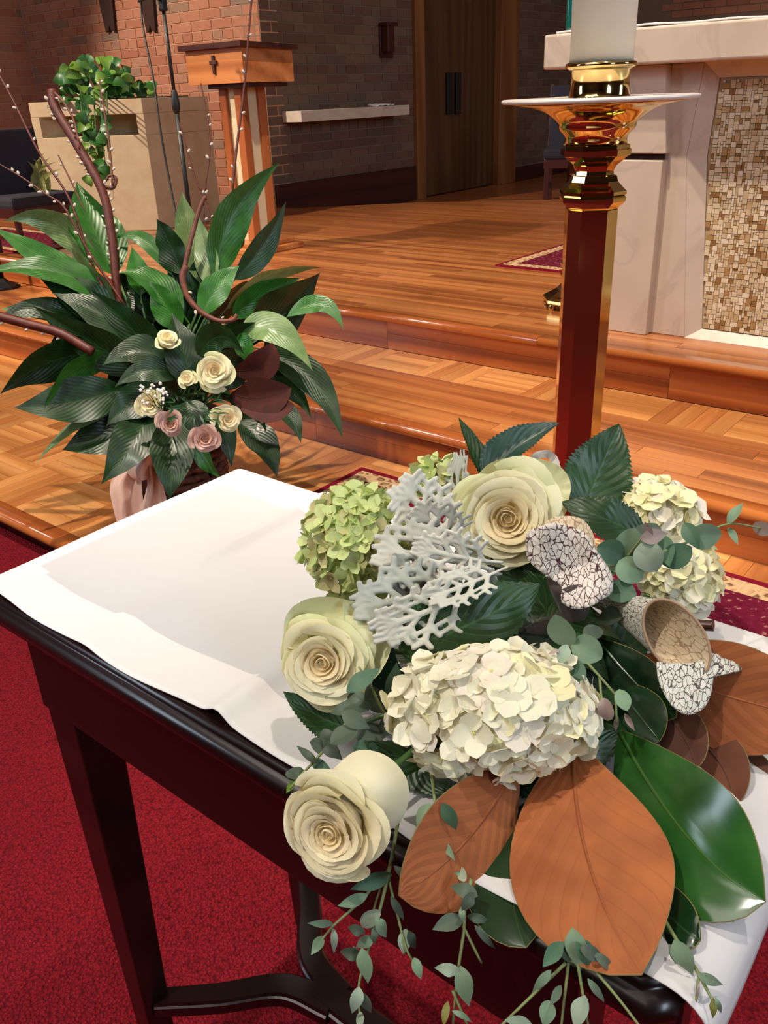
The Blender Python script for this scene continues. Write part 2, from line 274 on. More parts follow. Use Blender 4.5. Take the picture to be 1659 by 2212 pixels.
M['pit_in'] = m_pitcher('pitcher_plant_throat', srgb(214, 198, 160), srgb(232, 208, 176), srgb(170, 138, 108), 9)
M['twig'] = plain('red_willow_bark', srgb(78, 28, 20), .5, c2=srgb(104, 42, 28), nscale=60, bmp=.2)
M['twig2'] = plain('brown_willow_bark', srgb(96, 48, 34), .55, c2=srgb(120, 66, 48), nscale=60, bmp=.2)
M['catkin'] = plain('silver_catkin', srgb(206, 196, 180), .95)
M['breath'] = plain('babys_breath_flower', srgb(238, 234, 222), .8)
M['fern'] = plain('fern_needles', srgb(28, 74, 30), .5)
M['basket'] = plain('woven_basket', srgb(104, 56, 36), .75, c2=srgb(70, 34, 24), nscale=60, bmp=.4)
def m_ribbon(name, c, c2):
    m_ = petal(name, c, c2, .3, .28, 6); return m_
M['ribbon'] = m_ribbon('peach_satin_ribbon', srgb(228, 184, 166), srgb(240, 206, 188)); M['ribbonp'] = m_ribbon('mauve_satin_ribbon', srgb(150, 96, 96), srgb(168, 116, 112))
M['sheer'] = m_ribbon('white_sheer_ribbon', srgb(226, 222, 216), srgb(238, 234, 228))
M['black'] = plain('black_metal', srgb(16, 15, 17), .45)
M['navy'] = plain('navy_upholstery', srgb(34, 31, 44), .85, c2=srgb(28, 26, 38), nscale=80, bmp=.1)
M['maroonwood'] = plain('maroon_wood', srgb(62, 20, 16), .4)
M['pothos'] = leafm('pothos_leaf', srgb(34, 86, 30), srgb(52, 108, 38), srgb(120, 152, 70), .4, .1, 7, .3)
M['pothos2'] = leafm('pothos_leaf_light', srgb(92, 140, 48), srgb(130, 166, 66), srgb(150, 176, 86), .4, .1, 7, .3)
M['palm'] = leafm('yellowing_palm_leaf', srgb(120, 120, 54), srgb(140, 136, 66), srgb(150, 148, 80), .5, 0, 7, .2)
M['teal'] = plain('teal_glass', srgb(30, 130, 120), .1); M['teal'].node_tree.nodes['Principled BSDF'].inputs['Transmission Weight'].default_value = .6
M['offwhite'] = plain('plastered_panel', srgb(206, 190, 156), .8, c2=srgb(198, 180, 146), nscale=12)
M['bronze'] = plain('dark_bronze', srgb(70, 34, 22), .5, .3)
M['hang'] = plain('dark_brown_felt', srgb(56, 30, 22), .95, c2=srgb(46, 24, 18), nscale=30)
M['bbdark'] = wood('dark_red_baseboard', srgb(40, 12, 10), srgb(54, 18, 14), srgb(62, 24, 18), 'Y', .6, .4, .05)
M['plaster'] = plain('pale_ceiling_plaster', srgb(206, 194, 176), .9)
M['navebrick'] = plain('nave_wall_brick', srgb(76, 48, 36), .9, c2=srgb(58, 36, 28), nscale=8)
M['soil'] = plain('potting_soil', srgb(34, 24, 18), .95)
# ------------------------------------------------------------------ object helpers
ROOT = {}; WMAT = {}
def tag(o, label, cat, group=None, kind=None):
    if label: o['label'] = label
    if cat: o['category'] = cat
    if group: o['group'] = group
    if kind: o['kind'] = kind
    return o
def thing(name, label, cat, loc=(0, 0, 0), group=None, kind=None):
    o = bpy.data.objects.new(name, None); o.empty_display_size = .05; COL.objects.link(o); o.location = loc; ROOT[o.name] = Vector(loc)
    return tag(o, label, cat, group, kind)
def base_of(parent): return ROOT[parent.name] if parent is not None else Vector((0, 0, 0))
def put(name, me, parent=None, mats=None, M4=None):
    """link mesh data as an object; M4 = world matrix"""
    o = bpy.data.objects.new(name, me); COL.objects.link(o)
    if mats is not None and not me.materials:
        for m_ in (mats if isinstance(mats, (list, tuple)) else [mats]): me.materials.append(m_)
    if M4 is None: M4 = Matrix.Identity(4)
    if parent is not None: o.parent = parent; o.matrix_local = WMAT.get(parent.name, Matrix.Translation(base_of(parent))).inverted() @ M4
    else: o.matrix_world = M4
    ROOT[o.name] = M4.translation.copy(); WMAT[o.name] = M4.copy()
    return o
def geo(name, verts, faces, m_, parent=None, smooth=False, uvs=None, origin=None):
    """mesh from world-space vertices, origin at parent's base (or its own)"""
    o0 = Vector(origin) if origin is not None else base_of(parent)
    me = bpy.data.meshes.new(name); me.from_pydata([tuple(Vector(v)-o0) for v in verts], [], faces); me.update()
    if uvs is not None:
        ul = me.uv_layers.new(name='UVMap')
        for lp in me.loops: ul.data[lp.index].uv = uvs[lp.vertex_index]
    if smooth: me.polygons.foreach_set('use_smooth', [True]*len(me.polygons))
    return put(name, me, parent, m_, Matrix.Translation(o0))
def bm_me(name, bm, smooth=False):
    me = bpy.data.meshes.new(name); bm.normal_update(); bm.to_mesh(me); bm.free()
    if smooth: me.polygons.foreach_set('use_smooth', [True]*len(me.polygons))
    return me
def box_me(name, sx, sy, sz, bev=0., seg=2):
    bm = bmesh.new(); bmesh.ops.create_cube(bm, size=1); bmesh.ops.scale(bm, vec=(sx, sy, sz), verts=bm.verts)
    if bev > 0: bmesh.ops.bevel(bm, geom=list(bm.edges), offset=bev, segments=seg, affect='EDGES', profile=.5)
    return bm_me(name, bm)
def box(name, c, s, m_, parent=None, bev=0., rz=0., seg=2, R=None):
    me = box_me(name, *s, bev, seg); M4 = Matrix.Translation(Vector(c)) @ (R.to_4x4() if R is not None else Matrix.Rotation(rz, 4, 'Z'))
    return put(name, me, parent, m_, M4)
def prism(name, poly, z0, z1, m_, parent=None, bev=0.):
    bm = bmesh.new(); o0 = base_of(parent); vs_ = [bm.verts.new(Vector((x, y, z0))-o0) for x, y in poly]; f = bm.faces.new(vs_)
    r = bmesh.ops.extrude_face_region(bm, geom=[f]); bmesh.ops.translate(bm, vec=(0, 0, z1-z0), verts=[v for v in r['geom'] if isinstance(v, bmesh.types.BMVert)])
    bmesh.ops.recalc_face_normals(bm, faces=bm.faces)
    if bev: bmesh.ops.bevel(bm, geom=list(bm.edges), offset=bev, segments=2, affect='EDGES', profile=.5)
    return put(name, bm_me(name, bm), parent, m_, Matrix.Translation(o0))
def extr(name, pts, d, m_, parent=None, bev=0.):
    """closed world-space outline pts extruded along vector d"""
    bm = bmesh.new(); o0 = base_of(parent); f = bm.faces.new([bm.verts.new(Vector(p_)-o0) for p_ in pts])
    r = bmesh.ops.extrude_face_region(bm, geom=[f]); bmesh.ops.translate(bm, vec=d, verts=[v for v in r['geom'] if isinstance(v, bmesh.types.BMVert)])
    bmesh.ops.recalc_face_normals(bm, faces=bm.faces)
    if bev: bmesh.ops.bevel(bm, geom=list(bm.edges), offset=bev, segments=2, affect='EDGES', profile=.5)
    return put(name, bm_me(name, bm), parent, m_, Matrix.Translation(o0))
def lathe_data(prof, n, c=(0, 0, 0), rot=0., cap=True):
    V, F = [], []
    for r, z in prof:
        for k in range(n):
            a = rot+2*PI*k/n; V.append((c[0]+r*math.cos(a), c[1]+r*math.sin(a), c[2]+z))
    for i in range(len(prof)-1):
        for k in range(n): F.append((i*n+k, i*n+(k+1) % n, (i+1)*n+(k+1) % n, (i+1)*n+k))
    if cap: F.append(tuple(range(n-1, -1, -1))); F.append(tuple((len(prof)-1)*n+k for k in range(n)))
    return V, F
def lathe(name, prof, n, c, m_, parent=None, rot=0., smooth=True, cap=True):
    V, F = lathe_data(prof, n, c, rot, cap); o = geo(name, V, F, m_, parent, smooth)
    if smooth and cap:
        for pl in list(o.data.polygons)[-2:]: pl.use_smooth = False
    return o
def catmull(P, n=8):
    P = [Vector(p_) for p_ in P]; out = []
    if len(P) == 2: return [P[0].lerp(P[1], k/n) for k in range(n+1)]
    Q = [P[0]*2-P[1]] + P + [P[-1]*2-P[-2]]
    for i in range(1, len(Q)-2):
        for k in range(n):
            t = k/n; a, b, c, d = Q[i-1], Q[i], Q[i+1], Q[i+2]
            out.append(.5*((2*b)+(c-a)*t+(2*a-5*b+4*c-d)*t*t+(-a+3*b-3*c+d)*t**3))
    out.append(P[-1]); return out
def tube_data(pts, radii, n=7, cap=True):
    V, F = [], []; t0 = (pts[1]-pts[0]).normalized(); nrm = t0.orthogonal().normalized()
    for i, p_ in enumerate(pts):
        t = (pts[min(i+1, len(pts)-1)]-pts[max(i-1, 0)]).normalized(); nrm = (nrm-t*nrm.dot(t)).normalized(); b = t.cross(nrm)
        r = radii[i] if isinstance(radii, (list, tuple)) else radii
        for k in range(n): a = 2*PI*k/n; V.append(p_+nrm*(r*math.cos(a))+b*(r*math.sin(a)))
    for i in range(len(pts)-1):
        for k in range(n): F.append((i*n+k, i*n+(k+1) % n, (i+1)*n+(k+1) % n, (i+1)*n+k))
    if cap: F.append(tuple(range(n-1, -1, -1))); F.append(tuple((len(pts)-1)*n+k for k in range(n)))
    return V, F
def tube(name, pts, r0, r1, m_, parent=None, n=7, seg=6):
    P = catmull(pts, seg); R_ = [r0+(r1-r0)*k/(len(P)-1) for k in range(len(P))]
    V, F = tube_data(P, R_, n); return geo(name, V, F, m_, parent, True)
# ================================================================== THE SETTING
ZP, Z1, Z2, ZR = .076, .229, .382, .229
def structure(o): o['kind'] = 'structure'; return o
structure(prism('floor', [(-9.5, -10), (7, -10), (7, 1.13), (-9.5, 1.13)], -.1, 0, M['carpet']))
for nm, pts, d in (('wall_nave', [(-9.5, -10, 0), (7, -10, 0), (7, -10, 7), (-9.5, -10, 7)], (0, -.2, 0)), ('wall_right', [(7, -10, 0), (7, 11.2, 0), (7, 11.2, 7), (7, -10, 7)], (.2, 0, 0)), ('wall_left_nave', [(-9.5, -10, 0), (-9.5, 2.2, 0), (-9.5, 2.2, 7), (-9.5, -10, 7)], (-.2, 0, 0))):
    structure(extr(nm, pts, d, M['navebrick']))
structure(prism('ceiling', [(-9.5, -10), (7, -10), (7, 11.4), (-9.5, 11.4)], 7, 7.2, M['plaster']))
def xstrip(name, prof, x0, x1, m_, parent=None):
    """profile of (y, z) points swept along X"""
    n = len(prof); V = [(x, y, z) for x in (x0, x1) for y, z in prof]
    F = [(k, (k+1) % n, n+(k+1) % n, n+k) for k in range(n)] + [tuple(range(n-1, -1, -1)), tuple(n+k for k in range(n))]
    o = geo(name, V, F, m_, parent, True, origin=((x0+x1)/2, prof[0][0], prof[0][1]))
    for pl in o.data.polygons: pl.use_smooth = len(pl.vertices) == 4
    return o
def nosing(name, yf, zt, x0, x1, parent, depth=.062, th=.032):
    r = th/2; prof = [(yf+depth, zt-th), (yf+depth, zt)] + [(yf+r-r*math.sin(PI*k/8), zt-r+r*math.cos(PI*k/8)) for k in range(9)]
    return xstrip(name, prof, x0, x1, M['nosing'], parent)
def plank(name, x0, x1, y0, y1, zt, m_, parent, th=.014, g=.0012):
    return box(name, ((x0+x1)/2, (y0+y1)/2, zt-th/2), (x1-x0-g, y1-y0-g, th), m_, parent)
# platform
pl = structure(prism('floor_platform', [(-9.5, 1.13), (7, 1.13), (7, 2.2), (-9.5, 2.2)], -.05, ZP-.014, M['gap']))
nosing('nosing', 1.094, ZP, -9.5, -2.2, pl); nosing('nosing', 1.094, ZP, -2.199, 7, pl)
xstrip('platform_edge_board', [(1.125, 0), (1.125, ZP-.03), (1.14, ZP-.03), (1.14, 0)], -9.5, 7, M['bbdark'], pl)
SQ = .2435; rnd = random.Random(3)
def parquet(x0, y0, cols, rows, zt, parent, sq=SQ, n=4, ph=0):
    for i in range(cols):
        for j in range(rows):
            X, Y = x0+i*sq, y0+j*sq
            for k in range(n):
                a, b = k*sq/n, (k+1)*sq/n
                if (i+j+ph) % 2: plank('parquet_strip', X, X+sq, Y+a, Y+b, zt, M['parq_x'], parent)
                else: plank('parquet_strip', X+a, X+b, Y, Y+sq, zt, M['parq_y'], parent)
parquet(-3.72, 1.156, 15, 4, ZP, pl)
o = box('parquet_field', (-6.61, 1.643, ZP-.008), (5.78, .974, .012), M['parq_x'], pl); o['kind'] = 'stuff'
o = box('parquet_field', (3.46, 1.643, ZP-.008), (7.07, .974, .012), M['parq_x'], pl); o['kind'] = 'stuff'
# first step
st = structure(prism('floor_step', [(-9.5, 2.14), (7, 2.14), (7, 2.86), (-9.5, 2.86)], ZP-.02, Z1-.014, M['gap']))
def riser(y, z0, z1, parent, seed):
    r = random.Random(seed); x = -9.5
    while x < 4:
        Lh = r.uniform(.7, 1.5); zz = z0+(z1-z0)*(.55 if r.random() < .6 else 1)
        box('riser_board', (x+Lh/2, y+.006, (z0+zz)/2), (Lh-.0015, .012, zz-z0-.001), M['riser'], parent)
        if zz < z1: box('riser_board', (x+Lh/2, y+.006, (zz+z1)/2), (Lh-.0015, .012, z1-zz-.001), M['riser'], parent)
        x += Lh
riser(2.128, ZP, Z1-.03, st, 5)
nosing('nosing', 2.098, Z1, -9.5, -3.1, st); nosing('nosing', 2.098, Z1, -3.099, -.9, st); nosing('nosing', 2.098, Z1, -.899, 7, st)
def rows(y0, n, w, zt, x0, x1, parent, seed):
    r = random.Random(seed)
    for k in range(n):
        x = x0-r.uniform(0, .6)
        while x < x1:
            Lh = r.uniform(.55, 1.25); plank('floor_plank', max(x, x0), min(x+Lh, x1), y0+k*w, y0+(k+1)*w, zt, M['plank'], parent); x += Lh
rows(2.16, 6, .0712, Z1, -4.9, .0, st, 8)
parquet(-4.9, 2.587, 20, 1, Z1, st, .2435, 4)
for a, b in ((-9.5, -4.9), (.0, 7)): o = box('plank_field', ((a+b)/2, 2.495, Z1-.008), (b-a, .67, .012), M['plank'], st); o['kind'] = 'stuff'
# sanctuary floor
def m_boards():
    m_, nt, b, N, L = mat('oak_floor_far_boards'); v = coords(N, L)
    bt = N.new('ShaderNodeTexBrick'); bt.offset = .37; bt.inputs['Scale'].default_value = 1; bt.inputs['Brick Width'].default_value = .9; bt.inputs['Row Height'].default_value = .0712; bt.inputs['Mortar Size'].default_value = .0012
    bt.inputs['Color1'].default_value = srgb(154, 88, 46); bt.inputs['Color2'].default_value = srgb(178, 108, 60); bt.inputs['Mortar'].default_value = srgb(84, 42, 20); L.new(v, bt.inputs['Vector'])
    v2 = coords(N, L, 'Object', (1.2, 22, 22)); f = noise(N, L, v2, 1.6, 5)
    dk = ramp(N, L, f, [(.3, (.72, .72, .72, 1)), (.65, (1, 1, 1, 1))]); L.new(mixc(N, L, 1.0, bt.outputs['Color'], dk, 'MULTIPLY'), b.inputs['Base Color'])
    b.inputs['Roughness'].default_value = .26; b.inputs['Coat Weight'].default_value = .25; b.inputs['Coat Roughness'].default_value = .12; return m_
M['boards'] = m_boards()
YB = 4.42
back = [(-5.6, 5.45), (-5.38, 5.47), (-4.6, 6.19), (-3.59, 6.76), (-1.2, 8.1), (7, 8.1)]
sf = structure(prism('floor_sanctuary', [(-9.5, 2.86), (7, 2.86), (7, YB), (-9.5, YB)], .05, Z2-.014, M['gap']))
riser(2.834, Z1, Z2-.03, sf, 11)
nosing('nosing', 2.806, Z2, -9.5, -3.6, sf); nosing('nosing', 2.806, Z2, -3.599, -1.55, sf); nosing('nosing', 2.806, Z2, -1.549, 7, sf)
rows(2.868, 22, .0712, Z2, -5.3, -.3, sf, 21)
for a, b in ((-9.5, -5.3), (-.3, 7)): o = box('plank_field', ((a+b)/2, 3.65, Z2-.007), (b-a, 1.567, .014), M['boards'], sf); o['kind'] = 'stuff'
o = prism('plank_field', [(-9.5, 4.434), (7, 4.434)] + back[::-1] + [(-9.5, 5.45)], .05, Z2, M['boards'], sf); o['kind'] = 'stuff'
structure(prism('floor_rear', [(-5.7, 5.3), (7, 5.3), (7, 11.3), (-5.7, 11.3)], -.05, ZR-.0, M['boards']))
# brick walls
def m_wallback(name, zcut, mo_, c1, c2):
    """mortar behind the built bricks; above their top course the brickwork goes on in the material"""
    m_, nt, b, N, L = mat(name); tc = N.new('ShaderNodeTexCoord'); sp = N.new('ShaderNodeSeparateXYZ'); L.new(tc.outputs['Object'], sp.inputs[0])
    ad = N.new('ShaderNodeMath'); ad.operation = 'ADD'; L.new(sp.outputs[0], ad.inputs[0]); L.new(sp.outputs[1], ad.inputs[1]); cb_ = N.new('ShaderNodeCombineXYZ'); L.new(ad.outputs[0], cb_.inputs[0]); L.new(sp.outputs[2], cb_.inputs[1])
    bt = N.new('ShaderNodeTexBrick'); bt.offset = .5; bt.inputs['Scale'].default_value = 1; bt.inputs['Brick Width'].default_value = .255; bt.inputs['Row Height'].default_value = .0762; bt.inputs['Mortar Size'].default_value = .005
    bt.inputs['Color1'].default_value = c1; bt.inputs['Color2'].default_value = c2; bt.inputs['Mortar'].default_value = mo_; L.new(cb_.outputs[0], bt.inputs['Vector'])
    gt = N.new('ShaderNodeMath'); gt.operation = 'GREATER_THAN'; gt.inputs[1].default_value = zcut; L.new(sp.outputs[2], gt.inputs[0])
    L.new(mixc(N, L, gt.outputs[0], mo_, bt.outputs['Color']), b.inputs['Base Color']); b.inputs['Roughness'].default_value = .9; return m_
RB1, RB2, RBM = srgb(154, 92, 66), srgb(172, 108, 78), srgb(180, 132, 100)
GB1, GB2, GBM = srgb(92, 66, 52), srgb(108, 80, 64), srgb(124, 102, 84)  # brick and mortar tones darkened to paint the shade on the side wall
BL, BH, JT = .255, .0762, .010
def brickwall(name, p0, u, n, length, z0, z1, m_, mm, keep=None, backd=.2, bz=None, brz=(0, 7)):
    """p0 wall foot, u direction along it, n normal towards the room"""
    u, n, p0 = Vector(u), Vector(n), Vector(p0)
    bm0 = [p0-n*.0045+Vector((0, 0, brz[0])), p0-n*.0045+u*length+Vector((0, 0, brz[0])), p0-n*.0045+u*length+Vector((0, 0, brz[1])), p0-n*.0045+Vector((0, 0, brz[1]))]
    wl = structure(extr(name, bm0, -n*backd, mm)); R3 = Matrix((u, -n, Vector((0, 0, 1)))).transposed().to_4x4()
    full = box_me('brick', BL-JT, .03, BH-JT); half = box_me('brick', BL/2-JT, .03, BH-JT)
    for x in (full, half): x.materials.append(m_)
    r = random.Random(len(name)*7); k = 0; z = z0
    while z < z1:
        s = -BL*.5 if k % 2 else 0.; hd = (k % 6 == 5)
        while s < length-.02:
            Lb = BL/2 if hd else BL; c = s+Lb/2
            a, b = max(s, 0), min(s+Lb, length)
            P = p0+u*c+Vector((0, 0, z+BH/2))-n*(.015-r.uniform(0, .003))
            if b-a > Lb-.01 and (keep is None or keep(c, z)): put('brick', half if hd else full, wl, None, Matrix.Translation(P) @ R3)
            elif b-a > .04 and (keep is None or keep(c, z)): box('brick', p0+u*((a+b)/2)+Vector((0, 0, z+BH/2))-n*.014, (b-a-JT, .03, BH-JT), m_, wl, R=R3.to_3x3())
            s += Lb
        z += BH; k += 1
    return wl
brickwall('wall_back_left', (-8.97, 5.45, 0), (1, 0, 0), (0, -1, 0), 3.37, Z2, 2.36, M['brick'], m_wallback('red_brickwork', 2.36, RBM, RB1, RB2), lambda s, z: (z > 1.16 or s > 2.5) and not (s < .6 and z > 2.2))
brickwall('wall_left', (-8.97, 2.2, 0), (0, 1, 0), (1, 0, 0), 3.25, .9, 2.36, M['brick'], m_wallback('red_brickwork_left', 2.36, RBM, RB1, RB2), lambda s, z: s > 1.9)
DY0, DY1 = onx(914, 300, -5.6).y, onx(1073, 250, -5.6).y; JY0, JY1 = onx(893, 200, -5.6).y, onx(1112, 200, -5.6).y
brickwall('wall_side', (-5.6, 5.45, 0), (0, 1, 0), (1, 0, 0), JY0-5.45, .56, 2.1, M['brick_shaded'], m_wallback('shaded_brickwork', 2.09, GBM, GB1, GB2))
brickwall('wall_side_far', (-5.6, JY1, 0), (0, 1, 0), (1, 0, 0), 11.2-JY1, .4, 2.6, M['brick_shaded'], m_wallback('shaded_brickwork_far', 2.61, GBM, GB1, GB2))
structure(extr('wall_above_door', [(-5.6, JY0, 3.2), (-5.6, JY1, 3.2), (-5.6, JY1, 7), (-5.6, JY0, 7)], (-.2, 0, 0), m_wallback('shaded_brickwork_over_door', 0., GBM, GB1, GB2)))
brickwall('wall_back_right', (-5.6, 11.2, 0), (1, 0, 0), (0, -1, 0), 12.6, 1.9, 2.75, M['brick'], m_wallback('red_brickwork_far', 2.8, GBM, RB1, RB2), lambda s, z: .9 < s < 4.4)
o = structure(box('baseboard_side', (-5.588, (5.45+JY0)/2, ZR+.165), (.024, JY0-5.45-.02, .33), M['bbdark'], None, .004))
structure(box('baseboard_far', (-5.588, (JY1+11.2)/2, ZR+.08), (.024, 11.2-JY1, .16), M['bbdark'], None, .004))
# double door with frame
dr = structure(thing('door_1', None, None, (-5.6, (DY0+DY1)/2, ZR)))
for k, (a, b) in enumerate(((DY0, (DY0+DY1)/2), ((DY0+DY1)/2, DY1))):
    lf = box('door_leaf', (-5.66, (a+b)/2, ZR+1.45), (.05, b-a-.006, 2.88), M['doorwood'], dr, .003)
for y in (onx(973, 200, -5.6).y, onx(992, 200, -5.6).y):
    zt, zb = zat(973, 157, -5.6, y), zat(973, 247, -5.6, y)
    box('door_handle', (-5.62, y, (zt+zb)/2), (.035, .09, zt-zb), M['black'], dr, .006)
for a, b in ((JY0, DY0), (DY1, JY1)):
    box('door_jamb', (-5.615, (a+b)/2, ZR+1.5), (.11, b-a, 3.0), M['trimwood'], dr, .006)
box('door_head', (-5.62, (JY0+JY1)/2, ZR+2.97), (.1, JY1-JY0, .12), M['trimwood'], dr, .006)
structure(box('wall_door_recess', (-5.75, (JY0+JY1)/2, 1.7), (.06, JY1-JY0, 3.2), M['mortar_shaded']))
# ================================================================== SANCTUARY FURNITURE
# credence shelf, wall lamp
a = onx(651, 252, -5.38).y; b = onx(885, 240, -5.38).y
z1_, z0_ = zat(700, 237, -5.38, (a+b)/2-.5), zat(700, 261, -5.38, (a+b)/2-.5)
sh = thing('wall_shelf', 'pale stone shelf jutting from the shaded brick wall beside the double door', 'shelf', (-5.6, (a+b)/2, z0_))
box('shelf_slab', (-5.49, (a+b)/2, (z0_+z1_)/2), (.22, b-a, z1_-z0_), M['marble'], sh, .004)
yc = onx(830, 231, -5.45).y
V, F = [], []
for i in range(9):
    for j in range(5): V.append((-5.55+.03*j, yc-.12+.032*i, z1_+.004+.012*abs(math.sin(i*1.3))*(1-.3*math.sin(j*1.7))+.006*math.cos(j)))
for i in range(8):
    for j in range(4): F.append((i*5+j, i*5+j+1, i*5+j+6, i*5+j+5))
o = geo('folded_cloth', V, F, M['linen'], None, True, origin=(-5.49, yc, z1_)); tag(o, 'small rumpled white cloth lying on the stone wall shelf', 'cloth')
md = o.modifiers.new('solid', 'SOLIDIFY'); md.thickness = .006; md.offset = 1
yl = onx(841, 90, -5.55).y; zt, zb = zat(838, 50, -5.55, yl), zat(845, 124, -5.55, yl)
ls = thing('wall_sconce', 'dark narrow wall fixture on the shaded brick above the stone shelf', 'wall lamp', (-5.6, yl, (zt+zb)/2))
box('back_plate', (-5.59, yl, (zt+zb)/2), (.02, .19, zt-zb), M['bronze'], ls, .004); box('housing', (-5.54, yl-.03, (zt+zb)/2+.02), (.08, .1, (zt-zb)*.86), M['bronze'], ls, .01); box('top_cap', (-5.54, yl-.02, zt-.01), (.1, .16, .03), M['bronze'], ls, .006)
# dark hangings on the red wall
for k, (xa, xb, yb_, nt_) in enumerate(((215, 246, 70, 'left of the microphone boom'), (303, 334, 70, 'behind the microphone cable'))):
    c = ony((xa+xb)/2, 0, 5.43); w = (ony(xb, 20, 5.43).x-ony(xa, 20, 5.43).x); zb = ony((xa+xb)/2+8, yb_, 5.43).z; zt = c.z+.16; xm = ony((xa+xb)/2+5, 40, 5.43).x
    pts = [(xm-w*.55, 5.442, zt), (xm+w*.55, 5.442, zt), (xm+w*.42, 5.442, zb+.16), (xm+w*.34, 5.442, zb), (xm+w*.08, 5.442, zb+.012), (xm, 5.442, zb+.055), (xm-w*.1, 5.442, zb+.01), (xm-w*.3, 5.442, zb), (xm-w*.4, 5.442, zb+.16)]
    h = thing('wall_hanging', 'dark brown tapered hanging with notched tip on red brick, '+nt_, 'wall hanging', (xm, 5.445, zb), 'tapered hangings on the red brick wall')
    extr('tapered_panel', pts, (0, -.025, 0), M['hang'], h, .004); box('top_rail', (xm, 5.43, zt), (w*1.2, .035, .03), M['bronze'], h, .004)
# lectern
C = onz(551, 523, Z2+.06)
le = thing('lectern', 'oak lectern with a small dark cross on its slanted desk and cream panelled post', 'lectern', (C.x-.14, C.y+.2, Z2))
XL = ony(506, 505, C.y).x; YK = onx(599, 500, C.x).y
Yf = C.y-.07; K = ony(528, 178, Yf); XR = K.x; XD0 = ony(409, 183, Yf).x; zb = K.z
ztf = ony(528, 99, Yf).z; YD1 = onx(635, 170, XR).y; ztb = zat(636, 106, XR, YD1); zbot = zb
prism('base_plinth', [(XL-.13, C.y-.12), (C.x+.13, C.y-.12), (C.x+.13, YK+.1), (XL-.13, YK+.1)], Z2, Z2+.035, M['lectern'], le, .006)
prism('base_plinth', [(XL-.09, C.y-.08), (C.x+.09, C.y-.08), (C.x+.09, YK+.06), (XL-.09, YK+.06)], Z2+.035, Z2+.065, M['lectern'], le, .006)
prism('post_core', [(XL+.02, C.y+.02), (C.x-.02, C.y+.02), (C.x-.02, YK-.02), (XL+.02, YK-.02)], Z2+.065, zb, M['offwhite'], le)
tw = .055
for (x, y) in ((XL, C.y), (C.x-tw, C.y), (C.x-tw, YK-tw), (XL, YK-tw)): prism('corner_trim', [(x, y), (x+tw, y), (x+tw, y+tw), (x, y+tw)], Z2+.065, zb, M['lecternz'], le, .003)
box('under_board', ((XD0+XR)/2+.05, (Yf+YD1)/2, zb-.012), ((XR-XD0)*.72, (YD1-Yf)*.8, .024), M['darkwood'], le, .003)
pr = [(Yf, zb), (YD1, zb), (YD1, ztb), (Yf, ztf)]
V = [(x, y, z) for x in (XD0, XR) for y, z in pr]; F = [(0, 1, 2, 3), (7, 6, 5, 4), (0, 4, 5, 1), (1, 5, 6, 2), (2, 6, 7, 3), (3, 7, 4, 0)]
dk = geo('desk', V, F, M['lectern'], le)
pr = [(Yf-.03, ztf), (YD1+.02, ztb-.002), (YD1+.02, ztb+.022), (Yf-.03, ztf+.026)]
V = [(x, y, z) for x in (XD0-.03, XR+.03) for y, z in pr]; geo('desk_top', V, F, M['darkwood'], le)
cx = ony(463, 140, Yf); ch = abs(ony(463, 120, Yf).z-ony(463, 161, Yf).z); cw = ony(470, 137, Yf).x-ony(455, 137, Yf).x
cr = box('cross', (cx.x, Yf-.006, cx.z), (.018, .012, ch), M['bronze'], le, .002); box('cross_arm', (cx.x, Yf-.007, cx.z+ch*.12), (cw, .012, .02), M['bronze'], cr, .002)
# stone planter
P1 = Vector((-5.424, 4.079, 0)); uf = Vector((-.855, -.517, 0)); P0 = P1+uf*.84; P2 = Vector((-5.444, 4.70, 0)); P3 = P0+Vector((-.45, .60, 0)); bk = Vector((-.517*.0-.02, 1, 0)).normalized()
ZT = zat(305, 212, P1.x, P1.y); zs1, zs0 = zat(290, 246, P1.x, P1.y)+.0, zat(296, 292, P1.x, P1.y)
pt = thing('stone_planter', 'tall buff stone planter with a dark slot in front, against the red brick', 'planter', ((P0.x+P2.x)/2, (P0.y+P2.y)/2, Z2))
ins = .32
I0, I1 = P0+bk*ins, P1+bk*ins
prism('base_block', [(p_.x, p_.y) for p_ in (P0, P1, P2, P3)], Z2, zs0, M['stone'], pt, .004)
prism('slot_back', [(p_.x, p_.y) for p_ in (I0, I1, P2, P3)], zs0, zs1, M['stone'], pt)
for a, b in ((P0, P0-uf*.06), (P1+uf*.055, P1)): prism('slot_side', [(p_.x, p_.y) for p_ in (a, b, b+bk*(ins+.01), a+bk*(ins+.01))], zs0, zs1, M['stone'], pt)
tp = [(p_.x, p_.y) for p_ in (P0, P1, P2, P3)]
prism('top_rim', tp, zs1, ZT, M['stone'], pt, .004)
cc = (P0+P1+P2+P3)/4
prism('soil', [(cc.x+(x-cc.x)*.8, cc.y+(y-cc.y)*.8) for x, y in tp], ZT-.01, ZT+.008, M['soil'], pt)
